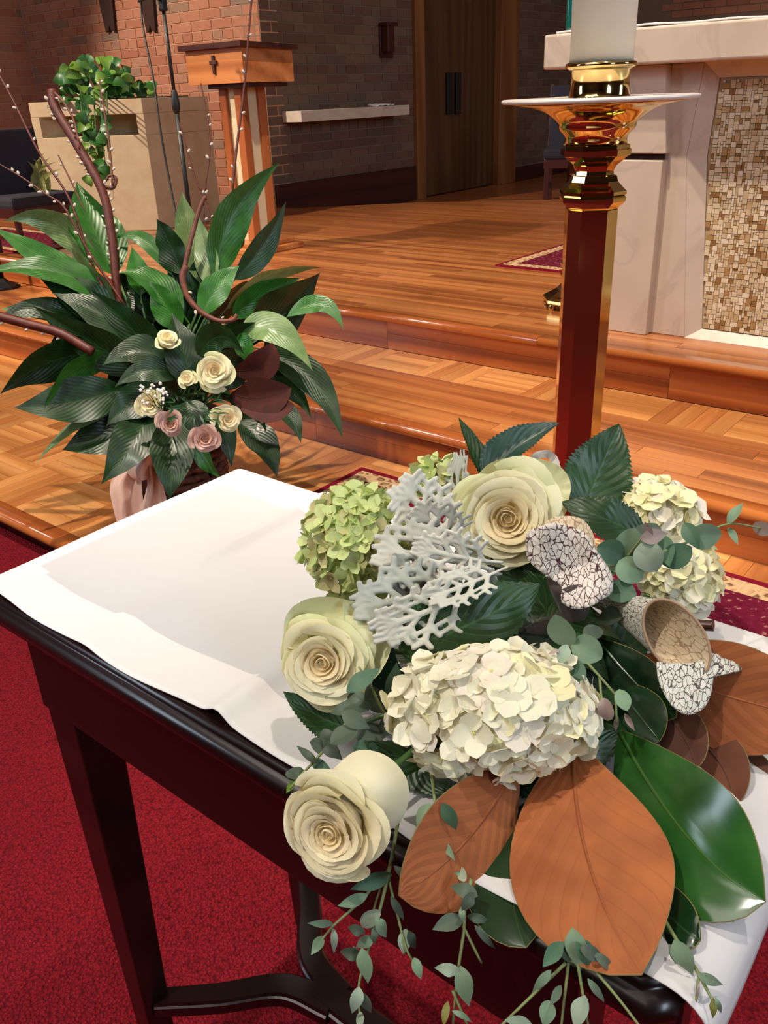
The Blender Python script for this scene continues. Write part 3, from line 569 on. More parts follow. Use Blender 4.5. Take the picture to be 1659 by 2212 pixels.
# ================================================================== LEAF TOOLS
PROF = {
 'lily': lambda t: .05*(1-t) + (math.sin(PI*min(1, max(0, (t-.10)/.90))**.72)**1.15 if t > .10 else 0),
 'mag': lambda t: max(.03, math.sin(PI*min(1, t**1.12))**.72) if t < .93 else max(.0, math.sin(PI*.93**1.12)**.72*((1-t)/.07)**.8),
 'hyd': lambda t: max(.02, math.sin(PI*t**.66)**.82),
 'euca': lambda t: max(.04, math.sin(PI*t**.9)**.62),
 'round': lambda t: max(.05, math.sin(PI*min(1, t**1.18))**.5),
 'lance': lambda t: max(.03, math.sin(PI*t**.8)**1.0),
 'heart': lambda t: max(.0, math.sin(PI*t**.5)**.7),
}
def leaf_data(B, Md, T, width, n0, prof='lily', nl=14, nw=6, fold=.25, curl=0., serr=0., sfreq=20, ripple=0., roll=0., seed=0, edge=0.):
    B, Md, T = Vector(B), Vector(Md), Vector(T); Cc = Md*2-(B+T)/2; pf = PROF[prof]; r = random.Random(seed); ph = r.uniform(0, 6)
    V, F, UV = [], [], []
    for i in range(nl+1):
        t = i/nl; p_ = B*(1-t)**2+Cc*(2*t*(1-t))+T*t*t; tg = ((Cc-B)*(1-t)+(T-Cc)*t).normalized()
        n = (n0-tg*n0.dot(tg)); n = n.normalized() if n.length > 1e-4 else tg.orthogonal().normalized()
        if roll: n = Matrix.Rotation(roll*t, 3, tg) @ n
        s = tg.cross(n); w = width/2*pf(t)
        ws = w*(1+serr*(abs((t*sfreq) % 1-.5)*2-.5)) if serr else w
        for j in range(nw+1):
            u = -1+2*j/nw; ww = ws if abs(u) > .99 else w
            h = fold*abs(u)*w + curl*u*u*w + ripple*w*math.sin(t*17+ph+u*1.5)*abs(u) + edge*w*(abs(u)**4)
            V.append(p_+s*(u*ww)+n*h); UV.append((u, t))
    k = nw+1
    for i in range(nl):
        for j in range(nw): F.append((i*k+j, i*k+j+1, (i+1)*k+j+1, (i+1)*k+j))
    return V, F, UV
def facing(p_, tilt=0., tg=None, pitch=0.):
    n = (CAM-p_).normalized()
    if tg is not None:
        tg = tg.normalized(); n = (n-tg*n.dot(tg)).normalized(); n = Matrix.Rotation(tilt, 3, tg) @ n
    return n
def leaf_px(name, b, md, t, wpx, d, m_, parent, prof='lily', tilt=0., **kw):
    """leaf through three image points at their own distances d=(base, middle, tip)"""
    B, Md, T = at(*b, d[0]), at(*md, d[1]), at(*t, d[2]); n = facing(Md, tilt, T-B)
    V, F, UV = leaf_data(B, Md, T, wpx*d[1]/FPX, n, prof, **kw)
    return geo(name, V, F, m_, parent, True, UV)
def thick_leaf(name, label, b, md, t, wpx, d, front, backm, prof='mag', tilt=0., cat='leaf', group=None, rim=True, **kw):
    """a leaf of two skins, 1 mm apart: the side towards `facing` and the other, with midrib and rim"""
    B, Md, T = at(*b, d[0]), at(*md, d[1]), at(*t, d[2]); n = facing(Md, tilt, T-B); root = thing(name, label, cat, B, group)
    V, F, UV = leaf_data(B, Md, T, wpx*d[1]/FPX, n, prof, **kw)
    geo('blade', V, F, front, root, True, UV)
    V2 = [v-n*.0009 for v in V]; geo('underside', V2, [f[::-1] for f in F], backm, root, True, UV)
    nl, nw = kw.get('nl', 14), kw.get('nw', 6); k = nw+1
    if rim:
        loop = [V[i*k] - n*.00045 for i in range(nl+1)] + [V[i*k+nw]-n*.00045 for i in range(nl, -1, -1)]
        Vv, Ff = tube_data(loop, .00045, 5); geo('rim', Vv, Ff, M['rim'], root, True)
    mid = [V[i*k+nw//2] - n*.0004 for i in range(0, nl+1)]
    R_ = [.0014*(1-i/nl)+.0004 for i in range(nl+1)]; Vv, Ff = tube_data(mid, R_, 6); geo('midrib', Vv, Ff, front, root, True, [(0, .5)]*len(Vv))
    return root
# ------------------------------------------------------------------ pothos on the planter, palm behind the chair
DPL = FWD.dot(Vector((-5.7, 3.95, 1.25))-CAM)
po = thing('trailing_pothos', 'bushy green pothos spilling over the front of the stone planter', 'plant', (cc.x, cc.y, ZT))
r = random.Random(5); heart = []
for k in range(3):
    V, F, UV = leaf_data((0, 0, 0), (0, .5, .10+.05*k), (0, 1, 0), .86, Vector((0, 0, 1)), 'heart', 8, 4, .2, 0)
    me = bpy.data.meshes.new('leaf'); me.from_pydata([tuple(v) for v in V], [], F); ul = me.uv_layers.new(name='UVMap')
    for lp in me.loops: ul.data[lp.index].uv = UV[lp.vertex_index]
    me.materials.append(M['pothos2'] if k == 2 else M['pothos']); me.polygons.foreach_set('use_smooth', [True]*len(me.polygons)); heart.append(me)
def scatter_leaf(px, py, d, size, parent, mes, name='leaf'):
    p_ = at(px, py, d); n = ((CAM-p_).normalized()+Vector((r.uniform(-.8, .8), r.uniform(-.8, .8), r.uniform(0, 1.0)))).normalized()
    tg = Vector((r.uniform(-1, 1), r.uniform(-1, 1), r.uniform(-1.4, .2))); tg = (tg-n*tg.dot(n)).normalized(); s = tg.cross(n)
    M4 = Matrix((s, tg, n)).transposed().to_4x4() @ Matrix.Scale(size, 4); M4.translation = p_-tg*size*.4
    return put(name, r.choice(mes), parent, None, M4)
n_ = 0
while n_ < 120:
    x, y = r.uniform(118, 330), r.uniform(120, 225)
    inside = ((x-205)/88)**2+((y-190)/66)**2 < 1 and y < 225
    if x > 285: inside = 185 < y < 212
    if inside: scatter_leaf(x, y, DPL+.1+r.uniform(-.15, .25), r.uniform(.07, .12), po, heart); n_ += 1
for k in range(46):
    t = r.random(); y = 215+t*180; x = 198+r.uniform(-34, 34)*(1-.45*t)+12*t; scatter_leaf(x, y, DPL-.32+r.uniform(-.1, .05)+.1*t, r.uniform(.05, .095), po, heart)
for k in range(5):
    x = 175+14*k; tube('vine', [at(x, 195, DPL+.1), at(x, 214, DPL-.3), at(x+6, 300, DPL-.29), at(x+12, 330+14*k, DPL-.25)], .006, .003, M['gstem'], po, 5)
for (x, y) in ((230, 300), (236, 330), (240, 380)):
    tube('dry_tendril', [at(x-8, y-80, DPL-.33), at(x, y, DPL-.33), at(x+6, y+50, DPL-.32)], .003, .002, M['palm'], po, 5)
pa = thing('palm_fronds', 'yellowing palm fronds behind the dark chair at the left edge', 'plant', onz(95, 470, Z2), )
for k in range(7): leaf_px('frond', (105, 430), (86+r.uniform(-14, 14), 380+r.uniform(-14, 14)), (60+12*k, 318+r.uniform(0, 22)+8*abs(k-2)), 13, (DPL-.5, DPL-.5, DPL-.55), M['palm'], pa, 'lance', r.uniform(-.5, .5), nl=8, nw=2)
tube('palm_stem', [onz(95, 470, Z2), at(100, 440, DPL-.5), at(105, 425, DPL-.5)], .02, .012, M['palm'], pa)
# ------------------------------------------------------------------ microphone stand and cable
MB_ = onz(424, 566, Z2); ms = thing('microphone_stand', 'slim black microphone stand in front of the stone planter', 'microphone stand', MB_)
lathe('round_base', [(.0, 0), (.13, 0), (.135, .006), (.13, .018), (.03, .026), (0, .027)], 28, MB_, M['black'], ms)
zc1, zc0 = zat(370, 198, MB_.x, MB_.y), zat(378, 246, MB_.x, MB_.y); ztop = zat(342, 8, MB_.x, MB_.y)
lathe('outer_tube', [(.0125, .02), (.0125, zc0-Z2+.02)], 14, MB_, M['black'], ms); lathe('inner_tube', [(.0095, zc0-Z2), (.0095, ztop-Z2)], 14, MB_, M['black'], ms)
lathe('height_clutch', [(.013, zc0-Z2), (.021, zc0-Z2+.02), (.022, zc1-Z2-.06), (.016, zc1-Z2), (.011, zc1-Z2+.01)], 16, MB_, M['black'], ms)
DM = FWD.dot(MB_+Vector((0, 0, 1))-CAM); j = Vector((MB_.x, MB_.y, ztop))
box('boom_joint', j, (.035, .035, .07), M['black'], ms, .006); tube('boom_arm', [j+Vector((0, 0, .02)), at(322, -4, DM-.2), at(300, 3, DM-.1)], .008, .007, M['black'], ms)
cb = tube('microphone_cable', [at(303, -6, DM-.12), at(309, 60, DM-.1), at(331, 170, DM-.08), at(345, 270, DM-.05), at(362, 370, DM), at(383, 480, DM+.02), at(388, 540, DM), at(400, 566, DM-.02)], .0055, .0055, M['black'], None, 6, 8)
tag(cb, 'thin black cable hanging beside the microphone stand down to the floor', 'cable')
# ------------------------------------------------------------------ chairs
def chair(name, label, foot, yaw, back_h, big=1., sc_=1.):
    t = thing(name, label, 'chair', foot, 'dark upholstered clergy chairs'); R = Matrix.Rotation(yaw, 4, 'Z') @ Matrix.Scale(sc_, 4); T0 = Matrix.Translation(foot)
    def bx(nm, c, s, m_, bev=.006, par=t, tilt=0):
        return put(nm, box_me(nm, *s, bev), par, m_, T0 @ R @ Matrix.Translation(Vector(c)) @ Matrix.Rotation(tilt, 4, 'X'))
    w = .5*big
    for sx in (-1, 1):
        for sy in (-1, 1): bx('leg', (sx*(w/2-.03), sy*.21, .2), (.045, .045, .4), M['maroonwood'])
        bx('side_rail', (sx*(w/2-.03), 0, .14), (.03, .40, .04), M['maroonwood'])
    bx('seat_frame', (0, 0, .36), (w, .46, .09), M['maroonwood']); bx('seat_cushion', (0, -.01, .445), (w+.02, .49, .1), M['navy'], .03)
    bx('backrest', (0, .22, .46+back_h/2), (w-.02, .07, back_h), M['navy'], .02, t, -.1)
    for sx in (-1, 1): bx('back_post', (sx*(w/2-.012), .235, .45+back_h/2), (.03, .05, back_h+.04), M['maroonwood'], .005, t, -.1)
    return t
f = onz(1163, 436, ZR); chair('side_chair', 'dark chair with navy back standing behind the altar, beside the double door', (f.x+.28, f.y+.12, ZR), math.radians(24), .55)
f = at(66, 274, 5.5); sc_ = (f.z-Z2)/1.04; chair('side_chair', 'wide dark chair with navy cushions at the left edge, on a rug', (f.x+.22*sc_+.03, f.y-.3*sc_, Z2+.009), math.radians(90), .56, 1.25, sc_)
# small black foot at the left edge, on the step
f = onz(8, 622, Z1); st_ = thing('floor_stand_base', 'small black stand foot on the lower step at the left edge', 'stand', (f.x, f.y, Z1))
lathe('foot_plate', [(0, 0), (.1, 0), (.1, .012), (.04, .04), (.02, .06), (0, .06)], 6, (f.x, f.y, Z1), M['black'], st_, smooth=False); lathe('upright', [(.016, .05), (.016, .9)], 12, (f.x-.0, f.y, Z1), M['black'], st_)
# ------------------------------------------------------------------ rugs
def rug(label, x0, x1, y0, y1, z, D=.3):
    D = min(D, (y1-y0)/2-.01, (x1-x0)/2-.01); h = .009
    t = thing('rug', label, 'rug', ((x0+x1)/2, (y0+y1)/2, z), 'patterned rugs with claret borders')
    O = [(x0, y0), (x1, y0), (x1, y1), (x0, y1)]; I = [(x0+D, y0+D), (x1-D, y0+D), (x1-D, y1-D), (x0+D, y1-D)]
    for k in range(4):
        a, b, c, d = O[k], O[(k+1) % 4], I[(k+1) % 4], I[k]; Ln = math.hypot(b[0]-a[0], b[1]-a[1])
        V = [(*a, z+h), (*b, z+h), (*c, z+h), (*d, z+h), (*a, z), (*b, z)]
        geo('woven_border', V, [(0, 1, 2, 3), (4, 5, 1, 0)], M['rug'], t, False, [(0, k*9), (0, k*9+Ln), (D, k*9+Ln-D), (D, k*9+D), (0, k*9), (0, k*9+Ln)])
    geo('woven_field', [(*p_, z+h) for p_ in I], [(0, 1, 2, 3)], M['rug'], t, False, [(D+p_[0]-x0, p_[1]-y0) for p_ in I])
    return t
rug('patterned claret rug on the platform, reaching under the flower table', -1.765, 1.2, 1.28, 2.018, ZP)
rug('claret bordered rug lying on the sanctuary floor behind the altar candlestick', -2.457, -1.3, 3.97, 5.6, Z2)
rug('patterned rug under the dark chair at the left edge', -7.4, -5.35, 2.95, 3.62, Z2)
# ------------------------------------------------------------------ altar
AY = 3.087; al = thing('altar', 'cream marble altar with a tan stone mosaic front panel', 'altar', (-.2, AY+.45, Z2))
MY = AY-.11; mx0 = ony(1174, 110, MY).x; mz1 = ony(1180, 75, MY).z; mz0 = ony(1172, 151, MY).z
box('mensa', ((mx0+1.6)/2, MY+.5, (mz0+mz1)/2), (1.6-mx0, 1.0, mz1-mz0), M['marble'], al, .008, seg=3)
Q = lambda x, y, Y: ony(x, y, Y)
zk = Q(1400, 332, AY-.04).z; zk0 = Q(1400, 346, AY-.04).z
y1 = AY-.045; a0 = -1.50; a1 = Q(1394, 722, y1).x
extr('corner_pier', [(a0, y1, Z2), (a1, y1, Z2), (a1, y1, zk0), (a0, y1, zk0)], (0, .5, 0), M['marble'], al, .004)
extr('pier_gap', [(a0+.01, y1+.03, zk0), (a1-.01, y1+.03, zk0), (a1-.01, y1+.03, zk), (a0+.01, y1+.03, zk)], (0, .4, 0), M['darkwood'], al)  # dark block painting the shade inside the open gap, no wood there
extr('pier_cap', [(a0, y1, zk), (a1+.008, y1, zk), (Q(1436, 160, y1).x, y1, mz0), (a0, y1, mz0)], (0, .5, 0), M['marble'], al, .004)
b0 = a1-.02; kx = Q(1483, 345, AY).x; bx_ = Q(1479, 728, AY).x; tx = Q(1520, 160, AY).x
extr('panel_pier', [(b0, AY, Z2), (bx_, AY, Z2), (kx, AY, Q(1483, 338, AY).z), (tx, AY, mz0), (b0, AY, mz0)], (0, .5, 0), M['marble'], al, .004)
extr('core', [(bx_-.02, AY+.05, Z2), (1.2, AY+.05, Z2), (1.2, AY+.05, mz0), (kx-.02, AY+.05, mz0)], (0, .6, 0), M['marble'], al)
xe = 1.0; mzb = Q(1510, 711, AY+.02).z; pl_ = [(Q(1510, 711, AY).x, mzb), (Q(1521, 335, AY).x, Q(1521, 335, AY).z), (Q(1548, 168, AY).x, Q(1548, 168, AY).z)]
fo = [(bx_, Z2), (kx, Q(1483, 338, AY).z), (tx, mz0-.0)]
# bevelled frame round the panel
V = [(fo[0][0], AY, Z2), (xe, AY, Z2), (xe, AY+.03, pl_[0][1]), (pl_[0][0], AY+.03, pl_[0][1])]; geo('panel_frame_sill', [(v[0], v[1], v[2]) for v in V]+[(fo[0][0], AY+.05, Z2), (xe, AY+.05, Z2)], [(0, 1, 2, 3)], M['marble'], al)
for k in range(2):
    V = [(fo[k][0], AY, fo[k][1]), (pl_[k][0], AY+.03, pl_[k][1]), (pl_[k+1][0], AY+.03, pl_[k+1][1]), (fo[k+1][0], AY, fo[k+1][1])]; geo('panel_frame_side', V, [(0, 1, 2, 3)], M['marble'], al)
V = [(tx, AY, mz0), (xe, AY, mz0), (xe, AY+.03, pl_[2][1]), (pl_[2][0], AY+.03, pl_[2][1])]; geo('panel_frame_head', V, [(3, 2, 1, 0)], M['marble'], al)
mo = geo('mosaic_panel', [(pl_[0][0], AY+.034, pl_[0][1]), (xe, AY+.034, pl_[0][1]), (xe, AY+.034, pl_[2][1]), (pl_[2][0], AY+.034, pl_[2][1]), (pl_[1][0], AY+.034, pl_[1][1])], [(0, 1, 2, 3, 4)], M['grout'], al)
def left_at(z):
    if z < pl_[1][1]: t = (z-pl_[0][1])/(pl_[1][1]-pl_[0][1]); return pl_[0][0]+(pl_[1][0]-pl_[0][0])*t
    t = (z-pl_[1][1])/(pl_[2][1]-pl_[1][1]); return pl_[1][0]+(pl_[2][0]-pl_[1][0])*t
tr = random.Random(4); tm = {}; sv, sf_ = [], []; U = .0088; cnt = 0
zz0, zz1 = pl_[0][1]+.003, pl_[2][1]-.003; occ = set(); cand = []
nz_ = int((zz1-zz0)/U)
for zi in range(nz_):
    for xi in range(0, 230):
        if (xi, zi) in occ: continue
        sh_ = tr.choice([(2, 2), (2, 2), (2, 1), (1, 2), (2, 2), (3, 2), (2, 3), (1, 1)])
        while any((xi+a, zi+b) in occ for a in range(sh_[0]) for b in range(sh_[1])): sh_ = (1, sh_[1]) if sh_[0] > 1 else (1, 1); 
        for a in range(sh_[0]):
            for b in range(sh_[1]): occ.add((xi+a, zi+b))
        x = -1.14+(xi+sh_[0]/2)*U; z = zz0+(zi+sh_[1]/2)*U
        if x-sh_[0]*U/2 < left_at(z) or x > xe-.02 or z+sh_[1]*U/2 > zz1+.004: continue
        cand.append((x, z, sh_))
vis = sorted([c for c in cand if -1.2 < c[0] < -.80 and c[2][0]*c[2][1] >= 4], key=lambda c: -c[0]-.3*c[1])[:290]
vs_set = set(vis)
for x, z, sh_ in cand:
    g = .0016
    if (x, z, sh_) in vs_set:
        if sh_ not in tm: tm[sh_] = box_me('mosaic_tile', sh_[0]*U-g, .008, sh_[1]*U-g); tm[sh_].materials.append(M['tile'])
        put('mosaic_tile', tm[sh_], mo, None, Matrix.Translation((x, AY+.032-tr.uniform(0, .0015), z)) @ Matrix.Rotation(tr.uniform(-.05, .05), 4, 'Y'))
    elif x < -.3:
        a, b = sh_[0]*U/2-g/2, sh_[1]*U/2-g/2; k = len(sv); y = AY+.029
        sv += [(x-a, y, z-b), (x+a, y, z-b), (x+a, y, z+b), (x-a, y, z+b), (x-a, y+.005, z-b), (x+a, y+.005, z-b), (x+a, y+.005, z+b), (x-a, y+.005, z+b)]
        sf_ += [(k, k+1, k+2, k+3), (k+4, k, k+3, k+7), (k+1, k+5, k+6, k+2), (k+3, k+2, k+6, k+7), (k+4, k+5, k+1, k)]
o = geo('mosaic_tiles', sv, sf_, M['tiles'], mo); o['kind'] = 'stuff'
# altar linen, teal glass
V, F = [], []; n1, n2 = 60, 6
for i in range(n1+1):
    x = mx0+.04+(1.5-mx0)*i/n1
    for j in range(n2+1):
        V.append((x, MY+.012+.12*j, mz1+.0035+.0022*(1+math.sin(x*23+.5*j))*(1.2-.15*j)+.003*max(0, math.sin(x*9))))
for i in range(n1):
    for j in range(n2): k = n2+1; F.append((i*k+j, (i+1)*k+j, (i+1)*k+j+1, i*k+j+1))
o = geo('altar_cloth', V, F, M['linen'], None, True, origin=(0, MY+.4, mz1)); tag(o, 'thin rumpled white cloth lying on top of the marble altar', 'cloth'); md = o.modifiers.new('solid', 'SOLIDIFY'); md.thickness = .006
g = ony(1231, 62, MY+.08); tg_ = thing('glass_vase', 'teal glass vessel on the altar, half hidden behind the tall candle', 'vase', (g.x, g.y, mz1+.012))
lathe('glass_body', [(.0, 0), (.014, 0), (.015, .01), (.015, .09), (.011, .12), (.011, .2), (.013, .21), (.0, .21)], 20, (g.x, g.y, mz1+.012), M['teal'], tg_)
# ------------------------------------------------------------------ candlesticks
def candlestick(label, c, H, s, rot, group):
    """H height of the drip plate above the foot, s thickness scale"""
    t = thing('altar_candlestick', label, 'candlestick', c, group)
    AN = [rot+math.radians(q*90+e) for q in range(4) for e in (27.5, 62.5)]     # square section with broad chamfers
    def hexa(nm, prof, par=t):
        V, F, n = [], [], 8
        for r_, z in prof: V += [(c[0]+r_*s*math.cos(a), c[1]+r_*s*math.sin(a), c[2]+z) for a in AN]
        for i in range(len(prof)-1): F += [(i*n+k, i*n+(k+1) % n, (i+1)*n+(k+1) % n, (i+1)*n+k) for k in range(n)]
        F += [tuple(range(n-1, -1, -1)), tuple((len(prof)-1)*n+k for k in range(n))]; return geo(nm, V, F, M['brass'], par)
    for k in range(6):
        a = rot+PI*k/3; P = Vector((c[0]+.118*s*math.cos(a), c[1]+.118*s*math.sin(a), c[2]))
        lathe('foot', [(.0, 0), (.016*s, 0), (.018*s, .008*s), (.012*s, .022*s), (.01*s, .03*s)], 10, P, M['brass'], t)
    hexa('base_plate', [(.135, .024*s), (.138, .03*s), (.138, .042*s), (.125, .05*s), (.11, .058*s), (.075, .078*s), (.05, .105*s), (.046, .12*s)])
    hexa('knop', [(.046, .12*s), (.062, .13*s), (.062, .14*s), (.046, .152*s), (.044, .165*s), (.062, .178*s), (.066, .19*s), (.058, .2*s)])
    return t, hexa
X0, Y0 = (lambda d: (d.x, d.y))(at(1294, 206, 1.50)-CAM)
CX, CY = X0, Y0; cs = 1.5/FPX; ZPL = zat(1294, 214, CX, CY); c0 = (CX, CY, ZP+.009)
va = math.atan2(-CY, -CX)
t, hexa = candlestick('tall polished brass candlestick with a wide drip plate rising behind the flowers', c0, 0, .8, va+math.radians(8), 'brass candlesticks')
K5 = 1.5/1.9; zz = lambda y: zat(1285, y, CX, CY)-ZP-.009
P_ = cs*1.0
hexa('shaft', [(.0625, .16), (.0632, zz(450)-.004), (.0632, zz(450))])
hexa('knop', [(0.0610, zz(450)), (0.0640, zz(445)), (0.0790, zz(432)), (0.0800, zz(424)), (0.0760, zz(421)), (0.0800, zz(417)), (0.0800, zz(410)), (0.0700, zz(402)), (0.0580, zz(390)), (0.0540, zz(378)), (0.0470, zz(376)), (0.0460, zz(368)), (0.0520, zz(356)), (0.0660, zz(345)), (0.0760, zz(336)), (0.0820, zz(334)), (0.0830, zz(322)), (0.0790, zz(320)), (0.0790, zz(312)), (0.0720, zz(310)), (0.0700, zz(308))])
lathe('bowl', [(r_*P_, zz(y)) for r_, y in ((68, 309), (66, 300), (70, 290), (80, 280), (84, 272), (83, 266), (92, 256), (106, 245), (122, 236), (146, 229), (172, 224), (185, 220))], 56, c0, M['brass'], t)
lathe('drip_plate', [(150*P_, zz(222)), (205*P_, zz(219)), (209*P_, zz(217)), (209*P_, zz(211)), (205*P_, zz(209)), (60*P_, zz(210))], 72, c0, M['silver'], t)
lathe('socket', [(66*P_, zz(209)), (64*P_, zz(205)), (62*P_, zz(185)), (62*P_, zz(152)), (66*P_, zz(150)), (73*P_, zz(146)), (75*P_, zz(141)), (73*P_, zz(136)), (68*P_, zz(134)), (67*P_, zz(150))], 48, c0, M['brass'], t, cap=False)
cz = zz(150)+ZP+.009; cd_ = thing('pillar_candle', 'thick ivory candle standing in the tall brass candlestick', 'candle', (CX, CY, cz))
lathe('wax_body', [(0, 0), (66.5*P_, 0), (66.5*P_, .30), (64*P_, .305), (50*P_, .298), (0, .295)], 48, (CX, CY, cz), M['wax'], cd_); lathe('wick', [(.0015, .29), (.0012, .32)], 6, (CX, CY, cz), M['black'], cd_)
f1 = onz(1196, 664, Z2); c1 = (f1.x+.055, f1.y+.06, Z2)
va2 = math.atan2(-c1[1], -c1[0])
t, hexa = candlestick('second brass candlestick standing at the altar end, mostly hidden behind the tall one', c1, 0, .95, va2+math.radians(12), 'brass candlesticks')
hexa('shaft', [(.056, .19), (.056, .62)]); hexa('knop', [(.058, .62), (.074, .64), (.074, .66), (.05, .68), (.05, .70), (.074, .72), (.074, .74), (.066, .75)])
lathe('bowl', [(.062, .75), (.07, .765), (.09, .785), (.10, .798), (.105, .80)], 40, c1, M['brass'], t); lathe('drip_plate', [(.10, .80), (.115, .803), (.115, .808), (.04, .81)], 40, c1, M['silver'], t)
# ================================================================== FLOWER TABLE
TX0, TX1, TY0, TY1, TZ = -.815, -.072, .307, .686, .786
tb = thing('side_table', 'dark mahogany side table with tapered legs under the white cloth and flowers', 'table', ((TX0+TX1)/2, (TY0+TY1)/2, 0))
def ring_top(name, prof, m_, parent):
    """rounded-edge slab: list of (inset, z) rings"""
    V, F = [], []
    for ins, z in prof:
        c = .012
        x0, x1, y0, y1 = TX0+ins, TX1-ins, TY0+ins, TY1-ins
        V += [(x0+c, y0, z), (x1-c, y0, z), (x1, y0+c, z), (x1, y1-c, z), (x1-c, y1, z), (x0+c, y1, z), (x0, y1-c, z), (x0, y0+c, z)]
    for i in range(len(prof)-1):
        for k in range(8): F.append((i*8+k, i*8+(k+1) % 8, (i+1)*8+(k+1) % 8, (i+1)*8+k))
    F.append(tuple(range(7, -1, -1))); F.append(tuple((len(prof)-1)*8+k for k in range(8)))
    o = geo(name, V, F, m_, parent, True)
    for p_ in list(o.data.polygons)[-2:]: p_.use_smooth = False
    return o
ring_top('table_top', [(.014, TZ-.030), (.006, TZ-.029), (.001, TZ-.024), (0, TZ-.018), (.001, TZ-.012), (.005, TZ-.0075), (.0075, TZ-.007), (.008, TZ-.0045), (.0095, TZ-.001), (.0115, TZ)], M['mahogany'], tb)
AX0, AX1, AY0, AY1 = -.752, TX1-.06, TY0+.018, TY1-.018
for nm, c, s in (('apron', ((AX0+AX1)/2, AY0+.01, .706), (AX1-AX0, .02, .102)), ('apron', ((AX0+AX1)/2, AY1-.01, .706), (AX1-AX0, .02, .102)), ('apron', (AX0+.01, (AY0+AY1)/2, .706), (.02, AY1-AY0-.04, .102)), ('apron', (AX1-.01, (AY0+AY1)/2, .706), (.02, AY1-AY0-.04, .102))):
    box(nm, c, s, M['mahogany'], tb, .0015)
LX0, LX1, LY0, LY1 = AX0+.026, AX1-.026, AY0+.029, AY1-.029
def leg(x, y, sx, sy):
    V, F = [], []
    for z, h in ((0, .0145), (.01, .0155), (.655, .0255), (.752, .0255)):
        ox, oy = sx*(.0255-h)*.4, sy*(.0255-h)*.4
        for a, b in ((-1, -1), (1, -1), (1, 1), (-1, 1)): V.append((x+ox+a*h, y+oy+b*h, z))
    for i in range(3):
        for k in range(4): F.append((i*4+k, i*4+(k+1) % 4, (i+1)*4+(k+1) % 4, (i+1)*4+k))
    F += [(3, 2, 1, 0), (12, 13, 14, 15)]; o = geo('leg', V, F, M['mahogany'], tb)
    md = o.modifiers.new('bevel', 'BEVEL'); md.width = .002; md.segments = 2
for x, sx in ((LX0, -1), (LX1, 1)):
    for y, sy in ((LY0, -1), (LY1, 1)): leg(x, y, sx, sy)
# X stretcher: two concave arms meeting on a straight beam, with moulded edge
HX = .165; ym = (LY0+LY1)/2; zs = .150
def arm(name, pts, w0, w1, th=.022):
    P = catmull(pts, 8); V, F = [], []; n = len(P)
    for i, p_ in enumerate(P):
        t = (P[min(i+1, n-1)]-P[max(i-1, 0)]).normalized(); s = Vector((-t.y, t.x, 0)); w = w0+(w1-w0)*i/(n-1)
        for a, z in ((-1, 0), (1, 0), (1, th*.72), (.86, th*.8), (.74, th), (-.74, th), (-.86, th*.8), (-1, th*.72)): V.append(p_+s*(a*w/2)+Vector((0, 0, z)))
    for i in range(n-1):
        for k in range(8): F.append((i*8+k, i*8+(k+1) % 8, (i+1)*8+(k+1) % 8, (i+1)*8+k))
    F += [tuple(range(7, -1, -1)), tuple((n-1)*8+k for k in range(8))]; return geo(name, V, F, M['mahogany'], tb)
for X, s in ((LX0, 1), (LX1, -1)):
    for Y, q in ((LY0, 1), (LY1, -1)):
        arm('stretcher_arm', [(X+s*.008, Y, zs), (X+s*.07, Y+q*.055, zs), (X+s*.13, Y+q*.115, zs+.0004*q), (X+s*.20, ym-q*.008, zs)], .030, .040)
arm('stretcher_beam', [(LX0+.16, ym, zs+.0006), ((LX0+LX1)/2, ym, zs+.0006), (LX1-.16, ym, zs+.0006)], .044, .044)
# ------------------------------------------------------------------ cloth
def wrap(s, a, b, r=.008):
    """distance s along a line laid over [a, b] -> (coordinate, drop)"""
    if s > b:
        k = s-b
        if k < r*PI/2: t = k/r; return b+r*math.sin(t), r*(1-math.cos(t))
        return b+r+.12*(k-r*PI/2), r+(k-r*PI/2)
    if s < a: x, d = wrap(2*a-s, -1e9, a, r); return 2*a-x, d
    return s, 0.
nx_, ny_ = 150, 80; V, F, UV = [], [], []; ra = random.Random(2)
S0, S1, T0_, T1_ = TX0-.045, TX1+.040, TY0+.012, TY1+.05
g1 = lambda x, c, w: math.exp(-((x-c)/w)**2)
for i in range(nx_+1):
    for j in range(ny_+1):
        s = S0+(S1-S0)*i/nx_; t = T0_+(T1_-T0_)*j/ny_
        hem = .003*math.sin(s*14+1)+.002*math.sin(s*37)
        t2 = t+hem*(1-j/ny_); s2 = s+.004*math.sin(t*22)*(i/nx_)**6
        x, dx = wrap(s2, TX0+.012, TX1-.008, .026); y, dy = wrap(t2, -9, TY1-.008)
        h = .0016+.0009*math.sin(s*9+t*13)*math.sin(t*11-s*6)
        c1_ = min(1, max(0, (t-.44)/.08)); c2_ = min(1, max(0, (.45-t)/.06))
        h += .0065*g1(s, -.655+.02*(t-.55), .011)*c1_ + .0085*g1(s, -.448, .012)*c2_ + .003*g1(s, -.62, .02)*c2_
        h += .004*g1(s, -.74, .03)*g1(t, .335, .03)
        h += .003*(max(0, (s-(TX1-.05))/.08))*(1+math.sin(t*46+1))
        V.append((x, y, TZ+h-max(dx, dy)-.35*min(dx, dy))); UV.append((1. if (-.79 < s < -.13 and .372+.003*math.sin(s*20) < t < .628) else 0., 0.))
for i in range(nx_):
    for j in range(ny_): k = ny_+1; F.append((i*k+j, (i+1)*k+j, (i+1)*k+j+1, i*k+j+1))
o = geo('table_cloth', V, F, M['cloth'], None, True, UV, origin=((TX0+TX1)/2, (TY0+TY1)/2, TZ)); tag(o, 'white linen cloth with broad hems spread over the dark side table', 'tablecloth')
